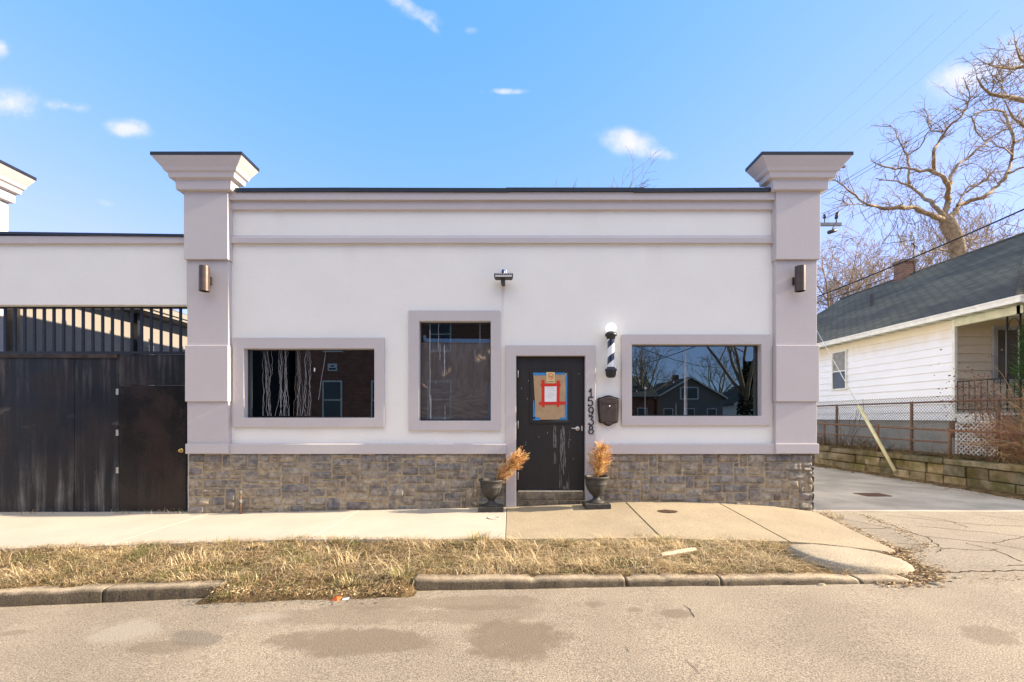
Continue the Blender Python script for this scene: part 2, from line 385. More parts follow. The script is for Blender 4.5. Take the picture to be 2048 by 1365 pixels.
def glass(name, tint=(.45, .47, .5), ior=1.75):
    t = NT(name); t.t.nodes.remove(t.b)
    tr = t.N('ShaderNodeBsdfTransparent'); tr.inputs[0].default_value = rgba(tint)
    gl = t.N('ShaderNodeBsdfGlossy'); gl.inputs['Roughness'].default_value = 0.004; gl.inputs['Color'].default_value = (.72, .93, 1, 1)
    fr = t.N('ShaderNodeFresnel'); fr.inputs['IOR'].default_value = ior
    bn = t.N('ShaderNodeBump'); bn.inputs['Strength'].default_value = .02; bn.inputs['Distance'].default_value = .01
    t.L(t.noise(1.6, 2, .4), bn.inputs['Height']); t.L(bn.outputs[0], gl.inputs['Normal'])
    mx = t.N('ShaderNodeMixShader'); t.L(fr.outputs[0], mx.inputs[0]); t.L(tr.outputs[0], mx.inputs[1]); t.L(gl.outputs[0], mx.inputs[2])
    t.L(mx.outputs[0], t.out.inputs[0]); return t.m
M['glass'] = glass('glass', (.12, .125, .13), 2.45)
M['clear_glass'] = glass('clear_glass', (.95, .96, .96), 1.7)
M['house_glass'] = simple('house_glass', (.05, .05, .05), .08, .2, 3, spec=.6)
def sheet_mat():
    t = NT('plastic_sheet')
    w = t.noise(2.0, 5, .6, (5.5, 1, .9), 1.6); w2 = t.noise(2.2, 4, .6, (1, 1, 4.2), 1.8)
    sp = t.N('ShaderNodeSeparateXYZ'); t.L(t.pos, sp.inputs[0])
    low = t.ramp(t.math('ADD', sp.outputs[2], t.math('MULTIPLY', sp.outputs[0], .25)), 1.75, 1.45, 0, 1)
    n = t.N('ShaderNodeMix'); t.set(n.inputs[0], low); t.L(w, n.inputs[2]); t.L(w2, n.inputs[3]); f = n.outputs[0]
    c = t.mix(t.ramp(f, .35, .7), (.50, .38, .33), (.68, .54, .47))
    t.bump(f, .7, .05)
    return t.fin(c, .6, .12)
M['plastic_sheet'] = sheet_mat()

def brick(name, c1, c2, mortar, axis='y', scale=1.0):
    t = NT(name)
    sp = t.N('ShaderNodeSeparateXYZ'); t.L(t.pos, sp.inputs[0])
    cb = t.N('ShaderNodeCombineXYZ'); t.L(t.math('ADD', sp.outputs[0], sp.outputs[1]), cb.inputs[0]); t.L(sp.outputs[2], cb.inputs[1])
    b = t.N('ShaderNodeTexBrick'); t.L(cb.outputs[0], b.inputs['Vector']); b.inputs['Scale'].default_value = scale
    b.inputs['Brick Width'].default_value = .21; b.inputs['Row Height'].default_value = .072; b.inputs['Mortar Size'].default_value = .008
    b.inputs['Color1'].default_value = rgba(c1); b.inputs['Color2'].default_value = rgba(c2); b.inputs['Mortar'].default_value = rgba(mortar); b.inputs['Bias'].default_value = -.1
    c = t.mix(t.ramp(t.noise(2, 5, .6), .3, .7), b.outputs['Color'], t.mix(.35, b.outputs['Color'], (.05, .03, .02)))
    t.bump(b.outputs['Fac'], -.4, .01)
    return t.fin(c, .9, .15)
M['brick'] = brick('brown_brick', (.36, .125, .075), (.24, .085, .055), (.30, .24, .19))
M['chimney_brick'] = brick('chimney_brick', (.30, .14, .085), (.2, .1, .065), (.32, .28, .22))
def shingles():
    t = NT('shingles')
    sp = t.N('ShaderNodeSeparateXYZ'); t.L(t.pos, sp.inputs[0])
    cb = t.N('ShaderNodeCombineXYZ'); t.L(sp.outputs[1], cb.inputs[0]); t.L(t.math('MULTIPLY', sp.outputs[2], 1.84), cb.inputs[1])
    b = t.N('ShaderNodeTexBrick'); t.L(cb.outputs[0], b.inputs['Vector']); b.inputs['Scale'].default_value = 1
    b.inputs['Brick Width'].default_value = .3; b.inputs['Row Height'].default_value = .13; b.inputs['Mortar Size'].default_value = .012
    b.inputs['Color1'].default_value = (.235, .215, .165, 1); b.inputs['Color2'].default_value = (.17, .158, .122, 1); b.inputs['Mortar'].default_value = (.06, .065, .065, 1)
    c = t.mix(t.ramp(t.noise(.8, 6, .6, (1, .35, 1.2)), .38, .66, 0, .75), b.outputs['Color'], (.075, .075, .075))
    c = t.mix(t.ramp(t.noise(40, 3, .7), .3, .7), t.mix(.25, c, (0, 0, 0)), c)
    t.bump(b.outputs['Fac'], -.8, .012)
    return t.fin(c, .95, .05)
M['shingles'] = shingles()
def siding_mat(name, col, stain):
    t = NT(name)
    sp = t.N('ShaderNodeSeparateXYZ'); t.L(t.pos, sp.inputs[0])
    c = t.mix(t.ramp(t.noise(.9, 5, .6), .3, .7), tuple(x * .94 for x in col), col)
    k = t.math('ADD', sp.outputs[2], t.math('MULTIPLY', t.noise(3, 5, .6, (2, 2, .5)), .5))
    c = t.mix(t.ramp(k, 3.35, 3.95, 0, .75), c, stain)
    c = t.mix(t.ramp(t.noise(1, 6, .7, (5, 5, .8)), .62, .85, 0, .4), c, stain)
    return t.fin(c, .55, .3)
M['siding'] = siding_mat('white_siding', (.86, .875, .895), (.68, .58, .38))
M['porch_siding'] = siding_mat('porch_siding', (.58, .50, .38), (.46, .37, .23))
M['white_trim'] = simple('white_trim', (.74, .74, .68), .5, .1, 6)
M['soffit'] = simple('soffit', (.62, .64, .50), .6, .12, 5)
M['foundation'] = simple('foundation', (.30, .31, .31), .9, .15, 3, .3, 60)
M['rust'] = simple('rust', (.165, .095, .06), .8, .35, 18, .3, 120, .2)
M['wire_mesh'] = simple('wire_mesh', (.20, .17, .14), .55, .25, 20, metal=.4)
M['lattice'] = simple('lattice', (.72, .71, .70), .6, .08, 8)
M['moss_block'] = None
def moss():
    t = NT('moss_block')
    c = t.mix(t.ramp(t.noise(3.0, 6, .65), .3, .65), (.13, .10, .05), (.30, .245, .16))
    c = t.mix(t.ramp(t.noise(2.2, 6, .7), .45, .62, 0, .8), c, (.115, .105, .03))
    c = t.mix(t.ramp(t.noise(1.7, 3, .5), .62, .72, 0, .7), c, (.36, .30, .21))
    c = t.mix(1.0, c, t.attr(), 'MULTIPLY')
    t.bump(t.noise(16, 8, .75), 1.0, .06)
    return t.fin(c, .95, .15)
M['moss_block'] = moss()
M['yellow_pvc'] = simple('yellow_pvc', (.62, .56, .32), .45, .1, 8)
M['bark'] = simple('bark', (.33, .245, .155), .9, .35, 6, .8, 30, .1, bdist=.02)
M['twig'] = simple('twig', (.30, .215, .125), .9, .25, 2)
M['grey_twig'] = simple('grey_twig', (.26, .205, .15), .9, .3, 1)
M['dead_needles'] = simple('dead_needles', (1, 1, 1), .8, .15, 25, attr=True, spec=.2)
M['shrub_stem'] = simple('shrub_stem', (1, 1, 1), .85, .2, 20, attr=True, spec=.2)
M['evergreen'] = simple('evergreen', (1, 1, 1), .7, .2, 10, attr=True, spec=.2)
M['pole_wood'] = simple('pole_wood', (.22, .18, .14), .9, .25, 6, .5, 60)
M['grey_wood'] = simple('grey_wood', (.27, .27, .27), .85, .2, 6)
M['pale_wood'] = simple('pale_wood', (.50, .40, .28), .8, .25, 20, .3, 60)
M['cable'] = simple('cable', (.03, .03, .032), .6, .1)
M['tan_wall'] = stucco('tan_wall', (.245, .225, .20), (.21, .185, .16))
M['globe'] = None
def emis(name, col, s):
    t = NT(name); t.b.inputs['Base Color'].default_value = rgba((.8, .8, .8)); t.b.inputs['Emission Color'].default_value = rgba(col); t.b.inputs['Emission Strength'].default_value = s
    t.b.inputs['Roughness'].default_value = .3; return t.m
M['globe'] = emis('globe', (1, .97, .9), .45)
def stripes():
    t = NT('barber_stripes')
    sp = t.N('ShaderNodeSeparateXYZ'); tc = t.N('ShaderNodeTexCoord'); t.L(tc.outputs['Object'], sp.inputs[0])
    ang = t.math('DIVIDE', t.math('ARCTAN2', sp.outputs[1], sp.outputs[0]), 2 * math.pi)
    ph = t.math('FRACT', t.math('ADD', t.math('SUBTRACT', t.math('MULTIPLY', sp.outputs[2], 4.1), ang), 8.28))
    c = t.mix(t.ramp(ph, .50, .54, 0, 1), (.80, .80, .82), (.02, .025, .04))
    c = t.mix(t.ramp(ph, .95, .985, 0, 1), c, (.80, .80, .82))
    t.set(t.b.inputs['Coat Weight'], .6)
    return t.fin(c, .15, .5)
M['stripes'] = stripes()

# ---------------------------------------------------------------- ground
def ground():
    struct(MB().grid(-220, 220, -220, 220, lambda x, y: -.78, 4, 4).build('ground', M['far_ground']))
    xs = [-60, -40, -20, -12] + [-9 + .5 * i for i in range(30)] + [9, 14, 40, 60]
    def strip(ys, zfun, name, m):
        b = MB(); b.sm = True
        vs_ = [(x, y, zfun(x, y)) for y in ys for x in xs]; n = len(xs)
        b.add(vs_, [(j * n + i, j * n + i + 1, (j + 1) * n + i + 1, (j + 1) * n + i) for j in range(len(ys) - 1) for i in range(n - 1)])
        return struct(b.build(name, m))
    strip([-4.6, -2, 0, 1, 2, 2.6, 3.2, 3.7, 4.1, 4.4], lambda x, y: zr(x) + .05 * math.exp(-((y - .5) / 3) ** 2) - .045 + .012 * noise.noise((x * .7, y * .9, 0)) + (0.045 if y > 3.4 else .045 * max(0, (y - 1) / 2.4)), 'road', M['road'])
    # verge soil
    b = MB()
    b.grid(-9, 3.05, 4.14, 5.20, lambda x, y: zk(x) - .015 + (zf(x) - (.018 if x < -.1 else .045) - zk(x)) * (y - 4.14) / 1.06 + .02 * noise.noise((x * 3, y * 3, 1)), 110, 12)
    b.grid(-2.72, -.80, 3.86, 4.14, lambda x, y: zr(x) + .004 + (zk(x) - .015 - zr(x)) * ((y - 3.86) / .28) ** .8 * max(0, min(1, (x + 2.72) / .14, (-.8 - x) / .1)) + .012 * noise.noise((x * 5, y * 5, 2)), 30, 5)
    struct(b.build('verge_soil', M['soil_straw']))
    # far side of the street
    b = MB(); b.box(-60, 60, -4.9, -4.6, -.7, .02); struct(b.build('far_kerb', M['walk_old']))
    b = MB(); b.grid(-60, 60, -80, -4.9, lambda x, y: .0 + .015 * noise.noise((x, y, 0)), 30, 20); struct(b.build('far_verge', M['far_ground']))
    b = MB(); b.grid(-60, 60, -8.0, -6.4, lambda x, y: .025, 10, 1); struct(b.build('far_sidewalk', M['walk_old']))
    # driveway apron and alley
    def za(x, y):
        t = min(1, max(0, (y - 4.03) / 2.97)); return (zr(x) + .006) * (1 - t) + (-.085) * t + .008 * noise.noise((x * 1.2, y * 1.2, 4))
    b = MB(); b.grid(2.9, 9.6, 4.36, 7.06, za, 30, 16); struct(b.build('driveway_apron', M['apron']))
    b = MB(); b.grid(4.2, 9.7, 7.06, 40, lambda x, y: -.083 + .004 * noise.noise((x, y, 3)), 12, 40); struct(b.build('alley', M['alley']))
    b = MB(); ny = 110; vs_ = []
    for j in range(ny + 1):
        y = 7.75 + 16 * j / ny; w = .22 + .16 * noise.noise((y * 1.3, 2, 2)) + .10 * noise.noise((y * 4, 2, 7)) + (.25 if y < 9.5 else 0) * max(0, (9.5 - y) / 1.7)
        vs_ += [(9.40, y, -.03 + .02 * noise.noise((y * 5, 1, 1))), (9.40 - w * .5, y, -.062), (9.40 - w, y, -.086)]
    b.sm = True; b.add(vs_, [(j * 3 + k, j * 3 + k + 1, (j + 1) * 3 + k + 1, (j + 1) * 3 + k) for j in range(ny) for k in range(2)]); struct(b.build('alley_edge_dirt', M['soil_straw']))
    b = MB(); b.grid(9.6, 60, 4.36, 7.62, lambda x, y: -.07, 20, 4); struct(b.build('side_lawn', M['far_ground']))
    b = MB(); b.grid(9.62, 60, 7.62, 70, lambda x, y: .5 + .03 * noise.noise((x * 1.3, y * 1.3, 9)), 50, 60); struct(b.build('yard', M['soil_straw']))
    b = MB(); b.grid(-60, 9.65, 40, 70, lambda x, y: -.05, 10, 10); struct(b.build('back_field', M['far_ground']))
    b = MB(); b.grid(-8.2, -4.9, 7.0, 40, lambda x, y: -.11, 3, 10); struct(b.build('courtyard_paving', M['alley']))
ground()

def sidewalks():
    def slab(b, poly, th=.12):
        # poly: list of (x,y); densified so that the top follows the slope
        pts = []
        for (x0, y0), (x1, y1) in zip(poly, poly[1:] + poly[:1]):
            n = max(1, int(math.hypot(x1 - x0, y1 - y0) / .25))
            for k in range(n): pts.append((x0 + (x1 - x0) * k / n, y0 + (y1 - y0) * k / n))
        cx = sum(p[0] for p in pts) / len(pts); cy = sum(p[1] for p in pts) / len(pts)
        rings = [1.0, .996, .8, .6, .4, .2]
        n = len(pts); vs_ = [(x, y, zwalk(x, y) - th) for x, y in pts] + [(x, y, zwalk(x, y) - .004) for x, y in pts]
        for r in rings[1:]:
            for x, y in pts:
                xx, yy = cx + (x - cx) * r, cy + (y - cy) * r; vs_.append((xx, yy, zwalk(xx, yy) + .003 * noise.noise((xx * 2, yy * 2, 0))))
        vs_.append((cx, cy, zwalk(cx, cy)))
        fs = []
        for k in range(len(rings)):
            for i in range(n): j = (i + 1) % n; fs.append((k * n + i, k * n + j, (k + 1) * n + j, (k + 1) * n + i))
        fs += [((len(rings)) * n + i, (len(rings)) * n + (i + 1) % n, len(vs_) - 1) for i in range(n)]
        b.add(vs_, fs)
    b = MB(); e = .002
    for x0, x1 in ((-11.2, -4.6), (-4.6, -2.3), (-2.3, -.055)): slab(b, [(x0 + e, 5.18), (x1 - e, 5.18), (x1 - e, 7.12), (x0 + e, 7.12)])
    struct(b.build('sidewalk', M['walk_new']))
    b = MB(); e = .009
    def rag(a, c, n, amp):
        return [(a[0] + (c[0] - a[0]) * k / n, a[1] + (c[1] - a[1]) * k / n + amp * random.uniform(-1, 1)) for k in range(n + 1)]
    random.seed(4)
    slab(b, rag((-.055 + .006, 5.2), (1.72 - e, 5.17), 9, .012) + [(1.77 - e, 7.1), (-.055 + .006, 7.1)])
    slab(b, rag((1.72 + e, 5.17), (3.17 - e, 5.16), 7, .014) + [(3.2 - e, 7.1), (1.77 + e, 7.1)])
    slab(b, [(3.17 + e, 5.16), (3.5, 5.13), (3.85, 5.02), (4.1, 4.93), (4.22, 4.97), (4.27, 5.3), (4.34, 5.74), (4.45, 6.2), (4.56, 6.6), (4.66, 6.92), (4.5, 7.05), (4.08, 7.1), (3.2 + e, 7.1)])
    struct(b.build('old_sidewalk', M['walk_old']))
    b = MB(); b.grid(-9, 4.1, 5.22, 7.0, lambda x, y: zwalk(x, y) - .06, 30, 4); struct(b.build('sidewalk_bed', M['soil']))
    # raised pebbly concrete block by the driveway
    pl = [(2.97, 4.86), (3.05, 5.0), (3.3, 5.02), (3.65, 4.9), (3.85, 4.74), (3.92, 4.55), (3.86, 4.36), (3.7, 4.27), (3.4, 4.24), (3.15, 4.3), (3.0, 4.5)]
    b = MB(); n = len(pl); rings = ((1.05, -.2), (1.045, -.12), (1.03, -.065), (1.0, -.032), (.965, -.014), (.91, -.006), (.8, -.002), (.6, 0), (.3, .001))
    cx, cy = 3.45, 4.63; vs_ = []
    for r, z in rings:
        for i, (x, y) in enumerate(pl): vs_.append((cx + (x - cx) * r, cy + (y - cy) * r, z - .03 * max(0, x - 3.3) + .008 * noise.noise((x * r * 9, y * r * 9, z * 9))))
    fs = [(k * n + i, k * n + (i + 1) % n, (k + 1) * n + (i + 1) % n, (k + 1) * n + i) for k in range(len(rings) - 1) for i in range(n)]
    fs.append(tuple((len(rings) - 1) * n + i for i in range(n)))
    b.sm = True; b.add(vs_, fs)
    tag(b.build('concrete_block', M['block']), 'rounded pebbly concrete block lying at the driveway end of the grass verge', 'concrete block')
    # kerbs
    def kerb(x0, x1, name, hz):
        b = MB(); xs = []; x = x0
        while x < x1: xs.append(x); x += .03
        xs.append(x1); prof = []
        b.sm = True
        for x in xs:
            w = .012 * noise.noise((x * 4, 0, 7)) + .006 * noise.noise((x * 17, 0, 7)); h = .010 * noise.noise((x * 3.1, 5, 2)) + .004 * noise.noise((x * 19, 5, 2)) - (.03 * max(0, noise.noise((x * 7, 3, 3)) - .25))
            zt = zk(x) + h; zb = zr(x) - .05
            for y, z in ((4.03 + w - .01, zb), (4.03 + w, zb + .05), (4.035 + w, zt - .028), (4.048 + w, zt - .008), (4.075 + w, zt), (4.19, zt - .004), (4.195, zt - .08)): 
                b.v.append((x, y, z)); k = .30 if z < zt - .02 and y < 4.1 else (.6 + .25 * noise.noise((x * 9, 1, 1)) if z < zt - .004 and y < 4.1 else 1.0); k *= 1 + .25 * noise.noise((x * 6, z * 20, 3)); b.c.append((k, k * .97, k * .93))  # street face darkened in the colour: its shade as well as tyre grime
        n = 7
        for i in range(len(xs) - 1):
            for k in range(n - 1): b.f.append((i * n + k, (i + 1) * n + k, (i + 1) * n + k + 1, i * n + k + 1)); b.smooth.append(True)
        b.f.append(tuple(range(n - 1, -1, -1))); b.f.append(tuple((len(xs) - 1) * n + k for k in range(n))); b.smooth += [False, False]
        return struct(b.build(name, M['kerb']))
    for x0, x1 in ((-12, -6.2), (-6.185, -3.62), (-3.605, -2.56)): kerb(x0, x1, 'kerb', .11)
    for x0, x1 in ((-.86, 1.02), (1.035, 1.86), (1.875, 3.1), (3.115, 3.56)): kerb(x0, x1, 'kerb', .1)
sidewalks()

# ---------------------------------------------------------------- grass verge, litter
def n01(x, y, s, k=0): return .5 + .5 * noise.noise((x * s, y * s, k))
def grass():
    rng = random.Random(11); b = MB()
    straw = [(.58, .43, .235), (.52, .37, .19), (.68, .55, .34), (.40, .28, .145), (.31, .21, .115), (.62, .49, .29)]
    green = [(.21, .215, .07), (.27, .26, .10), (.15, .16, .05)]
    def blade(x, y, z, h, lean, az, w, col):
        dx, dy = math.cos(az), math.sin(az); px_, py_ = -dy * w, dx * w
        p1 = (x + dx * lean * h * .35, y + dy * lean * h * .35, z + h * .62); p2 = (x + dx * lean * h, y + dy * lean * h, z + h * (1 - .35 * min(1, lean)))
        b.add([(x - px_, y - py_, z), (x + px_, y + py_, z), (p1[0] + px_ * .7, p1[1] + py_ * .7, p1[2]), (p1[0] - px_ * .7, p1[1] - py_ * .7, p1[2]), p2], [(0, 1, 2, 3), (3, 2, 4)], col)
    def zg(x, y):
        if y < 4.14: return zr(x) + (zk(x) - .02 - zr(x)) * max(0, (y - 3.86) / .28) ** .8
        return zk(x) - .015 + (zf(x) - (.018 if x < -.1 else .045) - zk(x)) * (y - 4.14) / 1.06
    cnt = 0
    while cnt < 34000:
        x = rng.uniform(-6.4, 3.15); y = rng.uniform(3.84, 5.24)
        gap = -2.60 < x < -.88
        if y < 4.16 + .03 * noise.noise((x * 5, 1, 1)) and not gap: continue
        if gap and y < 3.9 + .08 * noise.noise((x * 4, 2, 5)): continue
        if 2.72 < x < 3.08 and 4.2 < y < 4.85 and rng.random() < .8: continue
        if x > 2.75 and (y < 5.0) and ((x - 3.45) / .62) ** 2 + ((y - 4.63) / .42) ** 2 < 1: continue
        dcl = n01(x, y, 2.3, 3)
        if rng.random() > .12 + 1.5 * max(0, dcl - .18): continue
        if n01(x, y, 6.5, 31) < .30 and rng.random() < .8: continue
        if n01(x, y, 1.6, 21) < .24 and rng.random() < .75: continue
        cnt += 1
        tall = n01(x, y, 3.1, 8); right = min(1, max(0, (x + .2) / 2.5))
        h = (.03 + .075 * tall ** 2 * rng.random() + .045 * rng.random()) * (1 + .5 * right * tall)
        if y > 5.1: h *= 1.15
        g = n01(x, y, 2.6, 14)
        col = rng.choice(green) if rng.random() < max(0.05, (g - .46) * 1.9) else rng.choice(straw)
        k = rng.uniform(.6, 1.15) * (.72 + .5 * n01(x, y, 1.1, 40)); col = tuple(c * k for c in col)
        az = rng.gauss(-.5 + 2.2 * noise.noise((x * 1.5, y * 1.5, 6)), 1.2)
        blade(x, y, zg(x, y), h, rng.uniform(.6, 2.6), az, rng.uniform(.0016, .0032), col)
    # taller tufts
    for tx, ty, hh, n_, gg in ((-.35, 5.1, .17, 240, .5), (.62, 5.02, .15, 200, .45), (1.0, 4.9, .14, 160, .3), (1.72, 5.05, .15, 170, .2), (2.1, 4.95, .12, 160, .4), (2.75, 4.75, .13, 240, .2), (2.85, 5.02, .13, 220, .4), (2.3, 4.6, .11, 200, .15), (-.98, 4.1, .13, 170, .55), (-1.4, 4.05, .10, 150, .4), (-2.0, 4.5, .10, 160, .7), (-3.2, 5.15, .10, 120, .4), (-2.5, 4.15, .09, 150, .3), (1.4, 4.4, .11, 260, .05), (.7, 4.35, .10, 240, .1), (-.6, 5.0, .1, 130, .6), (-4.2, 4.9, .09, 120, .6), (-1.9, 5.12, .1, 130, .6), (-2.7, 5.0, .08, 120, .2), (1.75, 4.22, .09, 120, .1)):
        for _ in range(n_ if tx < 2.74 or ty > 4.9 else 0):
            a = rng.uniform(0, 6.28); r = abs(rng.gauss(0, .07)); x, y = tx + r * math.cos(a) * 1.5, ty + r * math.sin(a) * .8
            if y > 5.25: y = 5.2
            col = rng.choice(green) if rng.random() < gg else rng.choice(straw)
            k = rng.uniform(.8, 1.2)
            blade(x, y, zg(x, y), hh * rng.uniform(.5, 1.1), rng.uniform(.3, 1.3), a + rng.gauss(0, .5), rng.uniform(.0018, .0032), tuple(c * k for c in col))
    for _t in range(85):                 # long pale straw lying about, mostly on the right half
        tx = rng.uniform(-.3, 2.65) if _t < 62 else rng.uniform(-6, -.3); ty = rng.uniform(4.2, 5.15); az0 = rng.uniform(0, 6.28); hh = rng.uniform(.09, .19)
        for _ in range(rng.randint(18, 45)):
            x, y = tx + rng.gauss(0, .07), min(5.21, max(4.12, ty + rng.gauss(0, .05))); k = rng.uniform(.75, 1.15); col = rng.choice(straw[:3] + straw[5:])
            blade(x, y, zg(x, y), hh * rng.uniform(.5, 1.1), rng.uniform(.9, 3.0), az0 + rng.gauss(0, .9), rng.uniform(.0016, .003), tuple(c * k for c in col))
    # thin weeds by the gate
    for wx, n_ in ((-7.4, 30), (-5.9, 34), (-5.45, 20), (-5.1, 26), (4.72, 60), (4.78, 50)):
        for _ in range(n_):
            x = wx + rng.gauss(0, .16 if wx < 0 else .05); y = 7.0 + rng.uniform(-.06, .04) if wx < 0 else rng.uniform(6.5, 6.95)
            blade(x, y, zs(min(x, 4.6)) + (0 if wx < 0 else -.03), rng.uniform(.03, .12), rng.uniform(.6, 2), rng.uniform(0, 6.28), .0022, rng.choice(straw[:3] + green[:1]))
    tag(b.build('dry_grass', M['grass'], fix=False), 'short dry straw coloured grass with green tufts on the verge', 'grass', kind='stuff')
    # leaf litter
    b = MB(); browns = [(.30, .18, .08), (.22, .12, .055), (.40, .27, .13), (.16, .09, .05), (.46, .34, .2)]
    pale = [(.55, .40, .22), (.46, .32, .16), (.62, .48, .30), (.36, .23, .11), (.28, .17, .09)]
    def leaf(x, y, z, s, pal=browns):
        a = rng.uniform(0, 6.28); t = rng.uniform(-.5, .5); c, d = math.cos(a) * s, math.sin(a) * s
        k = rng.uniform(.7, 1.1); col = tuple(q * k for q in rng.choice(pal))
        b.add([(x - c, y - d, z), (x + d * .5, y - c * .5, z + s * .4 + t * s * .4), (x + c, y + d, z + t * s * .3), (x - d * .5, y + c * .5, z + s * .25)], [(0, 1, 2, 3)], col)
    for _ in range(1500):                       # along the retaining wall
        y = rng.uniform(7.8, 14.5); x = 9.33 - abs(rng.gauss(0, .16)) * (1.5 if 8 < y < 9.5 else 1)
        if rng.random() < n01(0, y, 1.2, 2) + .1: leaf(x, y, -.075, rng.uniform(.012, .03))
    def strip_litter(pts, n_, w, s0, s1):
        for _ in range(n_):
            i = rng.randrange(len(pts) - 1); t = rng.random(); a, c = pts[i], pts[i + 1]
            x = a[0] + (c[0] - a[0]) * t + rng.gauss(0, w); y = a[1] + (c[1] - a[1]) * t + rng.gauss(0, w)
            z = max(zr(x) + .012, -.09) if y < 5.4 else -.075
            leaf(x, y, z + rng.uniform(0, .01), rng.uniform(s0, s1), pale)
    strip_litter([(4.70, 6.95), (4.5, 6.0), (4.36, 5.4), (4.3, 5.05)], 420, .05, .008, .022)
    strip_litter([(4.3, 5.05), (4.08, 4.75), (4.02, 4.4), (3.75, 4.12), (3.3, 4.05)], 1300, .075, .008, .024)
    strip_litter([(5.3, 6.9), (5.05, 5.9), (4.75, 5.2), (4.35, 4.95)], 300, .06, .008, .02)
    strip_litter([(3.6, 4.1), (5.6, 4.2)], 160, .05, .006, .015)
    strip_litter([(-2.6, 3.88), (-.86, 3.86)], 260, .05, .006, .018)
    strip_litter([(3.0, 5.12), (3.5, 5.07), (4.15, 4.88)], 420, .025, .008, .018)
    tag(b.build('leaf_litter', M['litter'], fix=False), 'brown dead leaves scattered along the kerb, driveway and retaining wall', 'dead leaves', kind='stuff')
grass()

